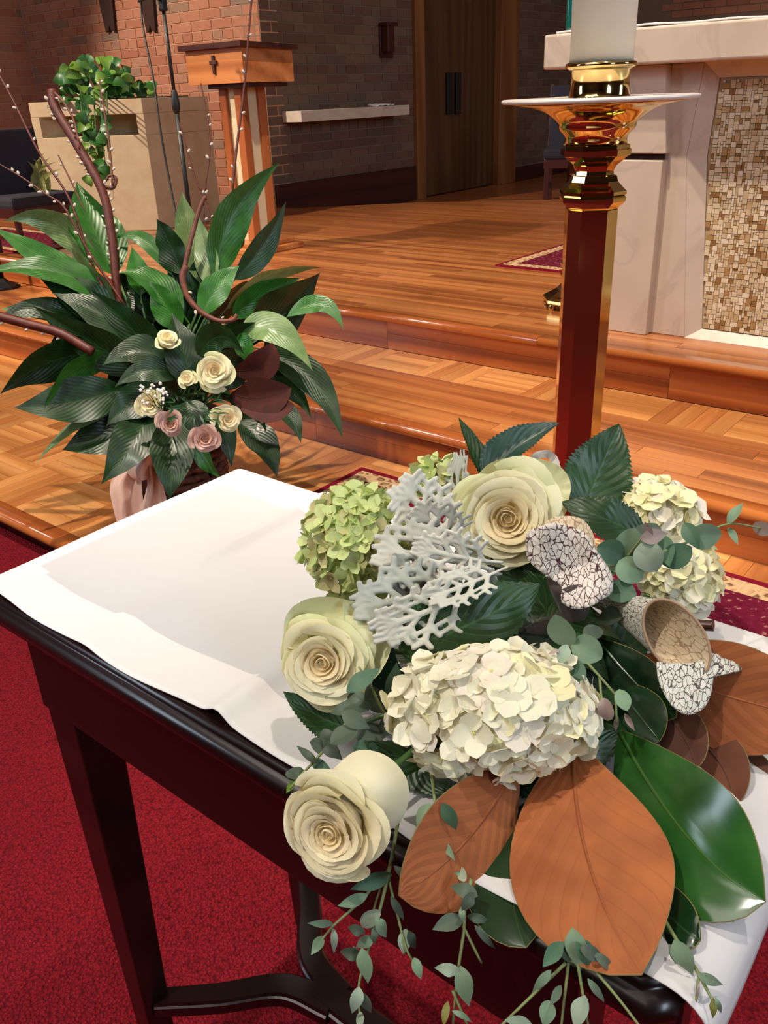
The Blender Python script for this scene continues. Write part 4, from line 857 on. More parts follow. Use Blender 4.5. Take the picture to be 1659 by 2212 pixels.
md = o.modifiers.new('solid', 'SOLIDIFY'); md.thickness = .0012; md.offset = 1
# ------------------------------------------------------------------ rose
def rose_petal(R, t, phi, rg, nu=10, nv=8, open_=1.):
    hw = 1.75+(-.85)*t; rt = R*(.05+.80*t**.9*open_); rb = R*(.02+.20*t); zt = R*(.40+.14*math.sin(PI*t)-.34*t**3+rg.uniform(-.05, .05)*(.4+t)); zb = max(-R*.55, zt-R*(.22+.85*t)); ph = rg.uniform(0, 6); cl = rg.uniform(.7, 1.3)
    V, F, UV = [], [], []
    for j in range(nv+1):
        for i in range(nu+1):
            u = -1+2*i/nu; v = j/nv*(1-.15*abs(u)**2.6); z = zb+(zt-zb)*v; rr = rb+(rt-rb)*v**.6
            k = max(0, (v-.70)/.30); rr += R*.20*t*cl*k*k; z -= R*.17*t*cl*k*k*k
            rr *= 1+.11*u; rr *= 1-.45*max(0, .3-t)/.3*k*k; rr += R*.04*t*max(0, abs(u)-.6)
            a = phi+u*hw*(.42+.58*v**.5); rr += R*.028*math.sin(4*u+ph)*v*(.3+t); z += R*.034*math.sin(5*u+ph*1.7)*v*v*(.3+t)
            V.append(Vector((rr*math.cos(a), rr*math.sin(a), z))); UV.append((u, v))
    k = nu+1
    for j in range(nv):
        for i in range(nu): F.append((j*k+i, j*k+i+1, (j+1)*k+i+1, (j+1)*k+i))
    return V, F, UV
def rose(label, P, axis, R, n, mats, seed, group=None, stem=None, squash=1., cat='rose', open_=1.):
    rg = random.Random(seed); axis = axis.normalized(); e1 = axis.orthogonal().normalized(); e2 = axis.cross(e1)
    M4 = Matrix((e1, e2, axis)).transposed(); t0 = thing('rose', label, cat, P-axis*R*.5, group)
    for k in range(n):
        t = (k+.3)/(n-.7) if n > 1 else 1; t = min(1, t); V, F, UV = rose_petal(R, t, k*2.39996+rg.uniform(-.5, .5), rg, open_=open_*rg.uniform(.94, 1.06))
        V = [P+(M4 @ Vector((v.x, v.y*squash, v.z))) for v in V]; geo('petal', V, F, mats[0] if t < .38 else (mats[1] if t < .78 else mats[2]), t0, True, UV)
    V, F = lathe_data([(0, -.1), (.5, -.12), (.42, .02), (.26, .16), (.12, .26), (0, .30)], 16); geo('heart', [P+(M4 @ (Vector(v)*R)) for v in V], F, mats[0], t0, True)
    c = P-axis*R*.5; pts = [c, c-axis*R*.35, c-axis*R*.9]
    if stem is not None: pts = [c, c-axis*R*.6, stem]
    V, F = lathe_data([(0, 0), (R*.2, .02*R), (R*.16, .2*R), (0, .3*R)], 10); V = [c+(M4 @ (Vector(v)-Vector((0, 0, .2*R)))) for v in V]; geo('calyx', V, F, M['gstem'], t0, True)
    tube('stem', pts, max(.0022, R*.05), max(.0022, R*.05), M['gstem'], t0)
    return t0
def patch(name, outline, centre, depthf, m_, parent, rings=8, nseg=64, uvs=100., ruffle=0., seed=1, solid=0):
    """thin curved blade with an image outline: depthf(px, py, s) gives its distance; s = 0 centre .. 1 edge"""
    P = catmull([Vector((x, y, 0)) for x, y in outline]+[Vector((*outline[0], 0))], 6)[:-1]; rg = random.Random(seed); n = len(P)
    V, UV, F = [at(*centre, depthf(*centre, 0))], [(centre[0]/uvs, centre[1]/uvs)], []
    for k in range(1, rings+1):
        s = k/rings
        for i, q in enumerate(P):
            x, y = centre[0]+(q.x-centre[0])*s, centre[1]+(q.y-centre[1])*s
            rf = ruffle*s**5*math.sin(i*1.9+seed); V.append(at(x+rf*300, y+rf*200, depthf(x, y, s)+rf)); UV.append((x/uvs, y/uvs))
    for i in range(n): F.append((0, 1+i, 1+(i+1) % n))
    for k in range(rings-1):
        for i in range(n): a, b = 1+k*n, 1+(k+1)*n; F.append((a+i, b+i, b+(i+1) % n, a+(i+1) % n))
    o = geo(name, V, F, m_, parent, True, UV)
    if solid: md = o.modifiers.new('solid', 'SOLIDIFY'); md.thickness = solid
    return o
# unseen dish and foam, added to hold stems and fill in dark gaps
FC = Vector((-.262, .47, TZ+.003)); fd = thing('floral_foam_dish', 'unseen dish of wet foam added to fill the dark under the table flowers', 'flower dish', FC)
lathe('dish', [(0, 0), (.075, 0), (.085, .02), (.082, .02), (.073, .006), (0, .006)], 32, FC, M['black'], fd)
V, F = lathe_data([(0, .006), (.066, .006), (.07, .03), (.06, .055), (.03, .068), (0, .07)], 20, FC); geo('foam', V, F, M['foam'], fd, True)
HUB = FC+Vector((0, 0, .045))
ax = lambda P, a, b: ((CAM-P).normalized()+RGT*a+UPV*b)
RM = [M['rose_in'], M['rose_mid'], M['rose_out']]; RW = [M['rose_in'], M['rose_warm'], M['rose_mid']]
P = at(1098, 1118, .665); r1_ = rose('large cream rose at the back of the table flowers, facing the viewer', P, ax(P, -.05, -.06), .0455, 34, RM, 3, 'cream roses in the table flowers', HUB)
for ol, cn, dd in (([(1105, 1010), (1150, 990), (1205, 1005), (1232, 1040), (1228, 1085), (1215, 1120), (1180, 1140), (1130, 1110)], (1165, 1065), .70), ([(1010, 1050), (1060, 1000), (1120, 990), (1160, 1020), (1120, 1080), (1040, 1090)], (1090, 1040), .692), ([(1010, 1150), (1060, 1180), (1110, 1200), (1090, 1225), (1045, 1220), (1015, 1190)], (1062, 1185), .68)):
    patch('guard_petal', ol, cn, lambda x, y, s, dd=dd: dd-.012*s*s, M['rose_out'], r1_, ruffle=.0012)
P = at(706, 1424, .615); r2_ = rose('large ivory rose lying on the cloth at the left side of the table flowers', P, ax(P, -.28, -.22), .0375, 32, RM, 9, 'cream roses in the table flowers', HUB)
for ol, cn, dd in (([(612, 1400), (618, 1330), (660, 1295), (720, 1290), (770, 1310), (760, 1370), (680, 1380), (640, 1400)], (690, 1340), .628), ([(740, 1300), (800, 1300), (838, 1340), (845, 1400), (815, 1460), (770, 1480), (750, 1400)], (795, 1385), .624)):
    patch('guard_petal', ol, cn, lambda x, y, s, dd=dd: dd-.014*s*s, M['rose_out'], r2_, ruffle=.001)
P = at(722, 1785, .505); r3_ = rose('drooping ivory rose with one loose rounded petal, hanging over the table edge', P, ax(P, -.30, -.42), .0325, 30, RW, 15, 'cream roses in the table flowers', HUB, 1.08)
patch('loose_petal', [(720, 1660), (770, 1622), (830, 1630), (872, 1670), (884, 1720), (865, 1775), (825, 1797), (780, 1790), (745, 1740)], (805, 1710), lambda x, y, s: .500+.022*s*s, M['rose_mid'], r3_, ruffle=.0003)
for ol, cn, dd in (([(625, 1750), (650, 1700), (690, 1665), (725, 1668), (745, 1710), (690, 1740)], (685, 1705), .515), ([(640, 1780), (625, 1755), (640, 1800), (680, 1860), (720, 1890), (770, 1905), (800, 1880), (740, 1840)], (705, 1840), .507)):
    patch('guard_petal', ol, cn, lambda x, y, s, dd=dd: dd-.008*s*s, M['rose_warm'], r3_, ruffle=.001)
# ------------------------------------------------------------------ hydrangeas
def floret_me(m_, seed, cup=.25, width=1.05, pointed=False):
    rg = random.Random(seed); V, F, UV = [], [], []
    for k in range(4):
        a = k*PI/2+rg.uniform(-.15, .15); d = Vector((math.cos(a), math.sin(a), 0)); ln = rg.uniform(.9, 1.08); c = cup*rg.uniform(.5, 1.5)
        v, f, uv = leaf_data(d*.06, d*(.5*ln)+Vector((0, 0, c*.35+.02)), d*ln+Vector((0, 0, c+rg.uniform(-.15, .15))), width*ln, Vector((0, 0, 1)), 'hyd' if pointed else 'round', 6, 4, .12*rg.uniform(-.5, 1.5), .22*rg.uniform(-.6, 1), ripple=.06, seed=seed*7+k)
        o = len(V); V += [p_+Vector((0, 0, .012*k)) for p_ in v]; UV += uv; F += [tuple(i+o for i in q) for q in f]
    n0 = len(F); v, f = lathe_data([(0, -.02), (.09, .02), (.10, .07), (.06, .12), (0, .13)], 8); o = len(V); V += [Vector(p_) for p_ in v]; UV += [(0, 0)]*len(v); F += [tuple(i+o for i in q) for q in f]
    me = bpy.data.meshes.new('floret'); me.from_pydata([tuple(p_) for p_ in V], [], F); ul = me.uv_layers.new(name='UVMap')
    for lp in me.loops: ul.data[lp.index].uv = UV[lp.vertex_index]
    me.materials.append(m_); me.materials.append(M['eye']); me.polygons.foreach_set('use_smooth', [True]*len(me.polygons)); me.polygons.foreach_set('material_index', [0]*n0+[1]*(len(F)-n0)); return me
def hydrangea(label, centre, rad, d, depth_r, n, size, mes, core, seed, group, axis=None, stem=None):
    """centre/rad in image pixels at distance d: an egg of florets; depth_r its half thickness in metres"""
    rg = random.Random(seed); P = at(*centre, d); k_ = d/FPX; rx, ry = rad[0]*k_, rad[1]*k_; to = (CAM-P).normalized(); e1 = (RGT-to*RGT.dot(to)).normalized(); e2 = to.cross(e1)
    root = thing('hydrangea', label, 'hydrangea', P-to*depth_r*.6-Vector((0, 0, .01)), group)
    V, F = lathe_data([(math.sin(a*PI/10)*.72, -math.cos(a*PI/10)*.72) for a in range(11)], 16, cap=False); geo('core', [P+e1*(v[0]*rx)+e2*(v[1]*ry)+to*(v[2]*depth_r) for v in V], F, core, root, True)  # added filler egg inside the head, blocks light between the florets
    for i in range(n):
        z = 1-1.25*(i+.5)/n; a = i*2.39996+rg.uniform(-.2, .2); q = math.sqrt(max(0, 1-z*z)); lv = Vector((q*math.cos(a), q*math.sin(a), z))
        nrm = (e1*(lv.x/rx)+e2*(lv.y/ry)+to*(lv.z/depth_r)).normalized(); j = rg.uniform(.90, 1.04)
        p_ = P+(e1*(lv.x*(rx-size*.35))+e2*(lv.y*(ry-size*.35))+to*(lv.z*depth_r))*j
        nn = (nrm+Vector((rg.uniform(-.26, .26), rg.uniform(-.26, .26), rg.uniform(-.2, .32)))).normalized(); x = nn.orthogonal().normalized(); x = Matrix.Rotation(rg.uniform(0, 6.3), 3, nn) @ x; y = nn.cross(x)
        s = size*rg.uniform(.82, 1.15); M4 = Matrix((x*s, y*s, nn*s)).transposed().to_4x4(); M4.translation = p_; put('floret', rg.choice(mes), root, None, M4)
    tube('stem', [P-to*depth_r*.5, (P+(stem or HUB))/2-Vector((0, 0, .006)), stem or HUB], .004, .004, M['gstem'], root)
    return root
fw = [floret_me(M['hyd_white'], k) for k in (1, 2, 3)]+[floret_me(M['hyd_white2'], 4, .4), floret_me(M['hyd_blush'], 5, .1), floret_me(M['hyd_white'], 6, .5)]
fy = [floret_me(M['hyd_white'], 11), floret_me(M['hyd_white2'], 12, .35), floret_me(M['hyd_white2'], 13, .2), floret_me(M['hyd_blush'], 14)]
fg = [floret_me(M['hyd_green'], 21, .45, .86), floret_me(M['hyd_green2'], 22, .35, .86), floret_me(M['hyd_green2'], 23, .55, .86), floret_me(M['hyd_green3'], 24, .4, .86)]
HG = 'hydrangea heads in the table flowers'
hydrangea('big creamy white hydrangea head at the front of the table flowers', (1066, 1535), (226, 146), .575, .05, 132, .0148, fw, M['hyd_filler_cream'], 1, HG)
hydrangea('lime green hydrangea head at the left back of the table flowers', (772, 1172), (120, 122), .70, .044, 128, .0122, fg, M['hyd_core'], 2, HG)
hydrangea('small sprig of lime green hydrangea standing at the back edge of the flowers', (945, 1030), (55, 42), .74, .02, 16, .0125, fg, M['hyd_core'], 5, HG)
hydrangea('pale cream hydrangea head at the right back of the table flowers', (1415, 1122), (94, 88), .73, .036, 58, .0145, fy, M['hyd_filler_cream'], 3, HG)
hydrangea('pale cream hydrangea head low at the right, behind the trumpet shaped pitcher', (1472, 1245), (84, 92), .715, .032, 54, .0142, fy, M['hyd_filler_cream'], 4, HG)
# ------------------------------------------------------------------ hydrangea leaves
def hleaf(label, b, md, t, w, d, m_='hleaf', tilt=0., **kw):
    B = at(*b, d[0]); root = thing('hydrangea_leaf', label, 'leaf', B, 'toothed hydrangea leaves in the table flowers'); a = dict(nl=44, nw=8, serr=.12, sfreq=22, fold=.18, ripple=.05); a.update(kw)
    leaf_px('blade', b, md, t, w, d, M[m_], root, 'hyd', tilt, **a); tube('leaf_stalk', [B, (B*2+HUB)/3, (B+HUB)/2], .0018, .0022, M['gstem'], root); return root
hleaf('big dark toothed leaf between the silvery foliage and the white hydrangea', (862, 1402), (1020, 1346), (1166, 1262), 205, (.612, .607, .612), 'hleaf', .15, fold=-.12)
hleaf('upright pointed green leaf in front of the brass candlestick shaft', (1262, 1098), (1298, 1010), (1338, 916), 150, (.72, .725, .73), 'hleaf', .2)
hleaf('dark leaf lying between the back rose and the right hydrangea', (1392, 1160), (1300, 1118), (1212, 1084), 105, (.69, .68, .69), 'hleaf', .5)
hleaf('folded bluish leaf sticking up behind the back rose', (1048, 1028), (1118, 965), (1208, 914), 84, (.73, .735, .74), 'hleaf2', -.6, fold=.6)
hleaf('narrow curled dark leaf standing left of the back rose', (1052, 1050), (1020, 980), (990, 902), 58, (.735, .74, .745), 'hleaf', .8, fold=.7)
hleaf('pointed dark leaf poking out over the cloth under the left rose', (760, 1572), (690, 1548), (612, 1494), 88, (.62, .62, .615), 'hleaf', .3)
hleaf('toothed leaf under the left end of the white hydrangea', (965, 1598), (890, 1638), (786, 1600), 118, (.60, .595, .595), 'hleaf', -.3)
hleaf('toothed leaf hanging below the middle of the white hydrangea', (1075, 1560), (1130, 1660), (1192, 1712), 135, (.60, .59, .57), 'hleaf', .2)
hleaf('toothed leaf below the right end of the white hydrangea', (1170, 1580), (1262, 1612), (1345, 1578), 125, (.60, .595, .60), 'hleaf', .2)
hleaf('toothed leaf hanging under the white hydrangea near the drooping rose', (930, 1590), (905, 1660), (985, 1710), 110, (.60, .595, .58), 'hleaf', .1)
hleaf('shadowed leaf in the heart of the bouquet beside the veined pitcher hood', (1235, 1400), (1180, 1320), (1120, 1226), 150, (.66, .66, .665), 'hleaf', -.2)
hleaf('small shadowed leaf filling the gap under the back rose', (1165, 1300), (1112, 1250), (1050, 1206), 110, (.665, .665, .67), 'hleaf', .1)
hleaf('shadowed leaf under the right hydrangea', (1240, 1480), (1330, 1400), (1400, 1310), 150, (.69, .69, .69), 'hleaf', .2)
hleaf('dark leaf tucked between the left rose and the white hydrangea', (880, 1540), (838, 1470), (850, 1400), 90, (.64, .635, .63), 'hleaf2', .3)
lb = thing('gap_filler_leaves', 'low ring of added dark leaves standing in for shade under the bouquet', 'foliage', FC); cg = random.Random(9)  # filler leaves added to darken the gaps between the flowers like shade
for k_ in range(30):
    a_ = 2*PI*k_/15+cg.uniform(-.15, .15); u_ = Vector((math.cos(a_), math.sin(a_), 0)); L_ = cg.uniform(.085, .125) if k_ < 15 else cg.uniform(.05, .08); z_ = cg.uniform(.012, .03) if k_ < 15 else cg.uniform(.05, .075)
    if u_.y < -.3: L_ *= .8
    B_ = FC+u_*.02+Vector((0, 0, z_)); T_ = FC+u_*L_+Vector((0, 0, z_-.004 if k_ < 15 else z_-.02)); Md_ = (B_+T_)/2+Vector((0, 0, .014))
    V, F, UV = leaf_data(B_, Md_, T_, cg.uniform(.05, .065), Vector((0, 0, 1)), 'hyd', 20, 6, .12, serr=.1, sfreq=12, seed=k_); geo('leaf', V, F, M['hleaf'], lb, True, UV)
# ------------------------------------------------------------------ magnolia leaves
MG = 'leathery magnolia leaves in the table flowers'
def mleaf(label, b, md, t, w, d, front, tilt=0., other=None, **kw):
    a = dict(nl=18, nw=8, fold=.12, edge=-.05); a.update(kw); fm = M[front]; om = M[other] if other else (M['mag_under'] if 'top' in front or 'dark' in front else M['mag_top'])
    return thick_leaf('magnolia_leaf', label, b, md, t, w, d, fm, om, 'mag', tilt, 'leaf', MG, **a)
mleaf('broad copper brown magnolia leaf hanging over the table edge at the front', (1238, 1600), (1268, 1850), (1385, 2105), 345, (.585, .515, .452), 'mag_under', .05, 'mag_dark', fold=.05)
mleaf('copper brown magnolia leaf curling below the white hydrangea at left', (1120, 1640), (1008, 1815), (862, 1934), 235, (.58, .53, .505), 'mag_under', -.55, 'mag_dark', fold=.1)
mleaf('dark glossy magnolia leaf pointing down between two copper ones', (1160, 1720), (1112, 1900), (1136, 2046), 205, (.575, .525, .492), 'mag_dark', .15)
mleaf('big glossy green magnolia leaf at the lower right', (1338, 1580), (1478, 1800), (1652, 1948), 275, (.60, .522, .478), 'mag_top', .25, fold=.22)
mleaf('copper brown magnolia leaf reaching out of frame at the right', (1375, 1430), (1560, 1500), (1800, 1560), 245, (.64, .60, .57), 'mag_under', .35, 'mag_dark')
mleaf('dark green magnolia leaf under the veined trumpet pitcher', (1290, 1380), (1372, 1475), (1460, 1550), 130, (.64, .615, .60), 'mag_dark', .4)
mleaf('dark green magnolia leaf below the eucalyptus buds at right', (1320, 1470), (1380, 1545), (1425, 1600), 120, (.63, .605, .59), 'mag_dark', .2)
mleaf('small shadowed bronze magnolia leaf beside the big green one', (1400, 1500), (1470, 1580), (1502, 1660), 105, (.63, .60, .58), 'mag_brown', .2, 'mag_dark')
mleaf('bronze magnolia leaf behind the tip of the big green one', (1460, 1570), (1550, 1640), (1584, 1745), 120, (.63, .60, .575), 'mag_brown', .2, 'mag_dark')
mleaf('narrow dark bronze magnolia leaf pointing down at the right edge', (1540, 1590), (1622, 1690), (1655, 1820), 115, (.63, .60, .575), 'mag_brown', .1, 'mag_dark')
mleaf('dark green magnolia leaf at the right edge of the picture', (1570, 1580), (1660, 1670), (1740, 1800), 130, (.64, .61, .59), 'mag_dark', .1)
mleaf('small dark magnolia leaf under the tip of the big green one', (1370, 1880), (1445, 1978), (1512, 2030), 115, (.55, .492, .472), 'mag_dark', .3)
mleaf('shadowed magnolia leaf lying deep under the bouquet at the right', (1290, 1560), (1400, 1600), (1560, 1600), 160, (.65, .63, .62), 'mag_brown', .2, 'mag_dark')
# ------------------------------------------------------------------ dusty miller
def lobed_data(seed, nl=4):
    """deeply cut felted leaf, unit length along +Y, one continuous blade in the XY plane"""
    rg = random.Random(seed); caps = [((0, 0), (0, .9), .022, .05)]
    for i in range(nl):
        y = .26+.52*i/(nl-1)
        for sx in (-1, 1):
            L_ = (.40-.16*abs(i/(nl-1)-.35)*1.6)*rg.uniform(.88, 1.08); an = math.radians(62-22*i/(nl-1)+rg.uniform(-5, 5)); dx, dy = sx*math.sin(an), math.cos(an); y_ = y+rg.uniform(-.02, .02); ex, ey = dx*L_, y_+dy*L_
            caps.append(((0, y_), (ex, ey), .029, .037))
            for q, fr_, ln in ((1, .55, .17), (-1, .60, .17), (1, .98, .11), (-1, .98, .12)):
                a2 = an+q*math.radians(rg.uniform(42, 58)); bx2, by2 = dx*L_*fr_, y_+dy*L_*fr_; caps.append(((bx2, by2), (bx2+sx*math.sin(a2)*ln, by2+math.cos(a2)*ln), .030, .028))
    for q in (-1, 1): caps.append(((0, .86), (q*.09, .99), .04, .036))
    caps.append(((0, .88), (0, 1.0), .04, .036))
    def sdf(x, y):
        b = 9.
        for (ax_, ay_), (bx_2, by_2), r0, r1 in caps:
            vx, vy = bx_2-ax_, by_2-ay_; t = max(0., min(1., ((x-ax_)*vx+(y-ay_)*vy)/(vx*vx+vy*vy))); d = math.hypot(x-ax_-vx*t, y-ay_-vy*t)-(r0+(r1-r0)*t)
            if d < b: b = d
        return b
    h = .0195; nx, ny = 58, 58; idx, V, S = {}, [], []
    for i in range(-nx//2, nx//2+1):
        for j in range(ny):
            x, y = i*h, j*h-.03; s = sdf(x, y)
            if s < h*.62: idx[(i, j)] = len(V); V.append([x, y]); S.append(s)
    F = [(idx[(i, j)], idx[(i+1, j)], idx[(i+1, j+1)], idx[(i, j+1)]) for (i, j) in idx if (i+1, j) in idx and (i, j+1) in idx and (i+1, j+1) in idx]
    cnt = [0]*len(V)
    for f_ in F:
        for q in f_: cnt[q] += 1
    for k_ in range(len(V)):
        if 0 < cnt[k_] < 4:
            x, y = V[k_]; e_ = .004; s = S[k_]; gx, gy = (sdf(x+e_, y)-sdf(x-e_, y))/(2*e_), (sdf(x, y+e_)-sdf(x, y-e_))/(2*e_); V[k_] = [x-gx*s, y-gy*s]; S[k_] = 0
    keep_ = {o_: n_ for n_, o_ in enumerate(k_ for k_ in range(len(V)) if cnt[k_])}
    return [Vector((V[o_][0], V[o_][1], min(.03, -S[o_])*.6)) for o_ in keep_], [tuple(keep_[q] for q in f_) for f_ in F]
DM = [lobed_data(k) for k in (1, 2, 3)]
def dusty(label, leaves, seed):
    rg = random.Random(seed); root = None
    for k, (b, t, w, d0, d1, tilt, mk) in enumerate(leaves):
        B, T = at(*b, d0), at(*t, d1)
        if root is None: root = thing('dusty_miller_sprig', label, 'foliage', B, 'silvery lobed foliage in the table flowers')
        y = T-B; n = facing((B+T)/2, tilt, y); x = y.normalized().cross(n); L_ = y.length; ww = w*d0/FPX/.80
        V, F = DM[(k+seed) % 3]; c = rg.uniform(-.12, .10)
        W = [B+y*v.y+x*(v.x*ww)+n*(v.z*L_+L_*(c*math.sin(PI*min(1, v.y))+.35*v.x*v.x-.05*v.y*v.y)) for v in V]
        o = geo('lobed_leaf', W, F, M[mk], root, True, [(v.x*2, v.y) for v in V]); md = o.modifiers.new('solid', 'SOLIDIFY'); md.thickness = .0007
    tube('stem', [at(*leaves[0][0], leaves[0][3]), (at(*leaves[0][0], leaves[0][3])+HUB)/2, HUB], .003, .003, M['dusty2'], root); return root
dusty('silvery lobed sprig standing up between the green hydrangea and the back rose', [((1000, 1180), (870, 1050), 160, .665, .655, .2, 'dusty'), ((1010, 1190), (985, 990), 85, .70, .715, -.7, 'dusty2'), ((1015, 1180), (900, 1110), 140, .655, .64, -.4, 'dusty')], 1)
dusty('silvery lobed sprig spread over the green hydrangea', [((1060, 1230), (825, 1190), 165, .645, .635, .3, 'dusty'), ((1085, 1215), (905, 1185), 120, .635, .625, -.3, 'dusty'), ((1080, 1240), (850, 1240), 130, .64, .625, .1, 'dusty2')], 2)
dusty('silvery lobed sprig reaching down towards the left rose', [((1010, 1262), (782, 1310), 165, .62, .605, .2, 'dusty2'), ((1040, 1275), (822, 1362), 130, .612, .598, -.3, 'dusty'), ((1095, 1225), (935, 1285), 100, .61, .60, .5, 'dusty')], 3)
# ------------------------------------------------------------------ pitcher plants
p1 = thing('pitcher_plant', 'white pitcher plant hood netted with dark red veins, beside the back rose', 'pitcher plant', at(1230, 1300, .66), 'veined pitcher plants')
def hood1(x, y, s):
    ridge = abs((x-1190)*.34+(y-1245)*.94)/120          # folded along the line through the throat
    return .600+.016*(1-min(1, ridge))-.004*math.sin(x*.06)*s+.010*max(0, s-.8)
patch('hood', [(1136, 1172), (1140, 1150), (1165, 1138), (1195, 1130), (1225, 1136), (1262, 1150), (1282, 1182), (1300, 1205), (1322, 1246), (1320, 1280), (1298, 1296), (1280, 1308), (1250, 1316), (1226, 1310), (1212, 1296), (1218, 1272), (1190, 1250), (1160, 1228), (1140, 1205)], (1220, 1218), hood1, M['pit_hood'], p1, 12, ruffle=.0016, solid=.0006)
patch('lip', [(1165, 1140), (1190, 1120), (1225, 1114), (1258, 1122), (1280, 1150), (1290, 1190), (1308, 1225), (1270, 1200), (1230, 1160)], (1235, 1150), lambda x, y, s: .615+.006*s, M['pit_in'], p1, 6)
tube('pitcher_tube', [at(1222, 1248, .622), at(1235, 1330, .64), HUB+Vector((.0, .01, .02))], .014, .006, M['pit_tube'], p1, 14)
p2 = thing('pitcher_plant', 'white trumpet shaped pitcher plant with open mouth and frilled lower lip', 'pitcher plant', at(1330, 1310, .66), 'veined pitcher plants')
# trumpet: rings from the stalk to the mouth
def trumpet(name, rings, m_, parent, inset=0., n=36):
    V, F, UV = [], [], []
    for i, (c, d, rx, ry, an) in enumerate(rings):
        for k in range(n):
            a = 2*PI*k/n; ex, ey = (rx-inset)*math.cos(a), (ry-inset)*math.sin(a); x, y = c[0]+ex*math.cos(an)-ey*math.sin(an), c[1]+ex*math.sin(an)+ey*math.cos(an)
            V.append(at(x, y, d-ex*.00008+ey*.0001)); UV.append((k/n*3.2, i*.42))
    for i in range(len(rings)-1):
        for k in range(n): F.append((i*n+k, i*n+(k+1) % n, (i+1)*n+(k+1) % n, (i+1)*n+k))
    return geo(name, V, F, m_, parent, True, UV)
RG = [((1250, 1286), .665, 14, 10, .75), ((1300, 1300), .655, 26, 16, .8), ((1345, 1318), .642, 44, 27, .86), ((1388, 1340), .624, 62, 38, .9), ((1428, 1362), .606, 80, 49, .94), ((1462, 1380), .592, 96, 58, .96)]
trumpet('trumpet_outer', RG, M['pit_tube'], p2)
trumpet('trumpet_throat', RG[1:], M['pit_in'], p2, 2.)
Vr = [at(1462+96*math.cos(a)*math.cos(.96)-58*math.sin(a)*math.sin(.96), 1380+96*math.cos(a)*math.sin(.96)+58*math.sin(a)*math.cos(.96), .592-96*math.cos(a)*.00008+58*math.sin(a)*.0001) for a in [2*PI*k/40 for k in range(41)]]
V, F = tube_data(Vr, .0011, 6); geo('rolled_rim', V, F, M['pit_in'], p2, True)
patch('frilled_lip', [(1418, 1430), (1422, 1468), (1440, 1508), (1462, 1534), (1490, 1544), (1520, 1530), (1536, 1500), (1542, 1466), (1560, 1450), (1585, 1450), (1602, 1446), (1592, 1432), (1560, 1420), (1542, 1410), (1516, 1424), (1490, 1432), (1452, 1432)], (1490, 1475), lambda x, y, s: .586-.00016*(y-1420)+.00004*(x-1480)+.004*max(0, s-.7), M['pit_tube'], p2, 10, uvs=150., ruffle=.001, solid=.0006)
cs2 = thing('cut_stem', 'short dark cut stem poking out beside the trumpet pitcher', 'stem', at(1480, 1345, .64)); tube('stalk', [at(1480, 1345, .64), at(1512, 1350, .635), at(1542, 1352, .63)], .0042, .0042, M['darkwood'], cs2, 10)
# ------------------------------------------------------------------ eucalyptus
EG = 'eucalyptus sprigs in the table flowers'
def sprig(label, stems, leaves, d0, seed, stem_r=.0013):
    """stems: lists of (x, y, distance); leaves: (x, y, length px, heading deg, width ratio, colour key[, distance])"""
    rg = random.Random(seed); root = thing('eucalyptus_sprig', label, 'eucalyptus', at(*stems[0][0]), EG)
    for k, s in enumerate(stems): tube('stem', [at(*q) for q in s], stem_r*(1 if k == 0 else .75), stem_r*.55, M['estem'], root, 6)
    for lf in leaves:
        x, y, L_, hd, ra_, mk = lf[:6]; d = lf[6] if len(lf) > 6 else d0+rg.uniform(-.008, .006); a = math.radians(hd); dx, dy = math.cos(a)*L_/2, math.sin(a)*L_/2; dd = rg.uniform(-.008, .008)
        leaf_px('leaf', (x-dx, y-dy), (x+rg.uniform(-2, 2), y+rg.uniform(-2, 2)), (x+dx, y+dy), L_*ra_, (d+dd*.5, d-.003, d-dd), M[mk], root, 'euca' if ra_ > .6 else 'lance', rg.uniform(-.55, .55), nl=10, nw=6, fold=rg.uniform(.05, .3))
    return root
e, g, k, mv, sh = 'euca', 'euca2', 'euca3', 'euca4', 'euca5'
sprig('round leaved eucalyptus sprig arching out to the right past the cream hydrangea', [[(1262, 1290, .66), (1340, 1222, .635), (1430, 1192, .63), (1500, 1165, .635), (1572, 1132, .645), (1650, 1142, .66)], [(1340, 1222, .635), (1395, 1150, .62)]],
  [(1318, 1192, 62, 200, .9, k), (1362, 1178, 76, 285, .95, e), (1395, 1160, 74, 310, .8, sh), (1338, 1208, 78, 190, .9, e), (1362, 1232, 66, 40, .9, e), (1402, 1204, 70, 60, .92, g, .618), (1412, 1158, 62, 350, .55, mv, .615), (1398, 1146, 40, 255, .5, mv, .612), (1440, 1190, 70, 80, .55, k), (1462, 1200, 74, 330, .75, k), (1494, 1158, 66, 60, .55, k), (1522, 1158, 74, 355, .8, e), (1588, 1110, 58, 305, .42, e, .648), (1584, 1158, 44, 62, .38, e, .648), (1648, 1142, 48, 10, .7, mv, .66), (1342, 1278, 68, 10, .78, k), (1318, 1330, 60, 160, .7, sh)], .63, 1)
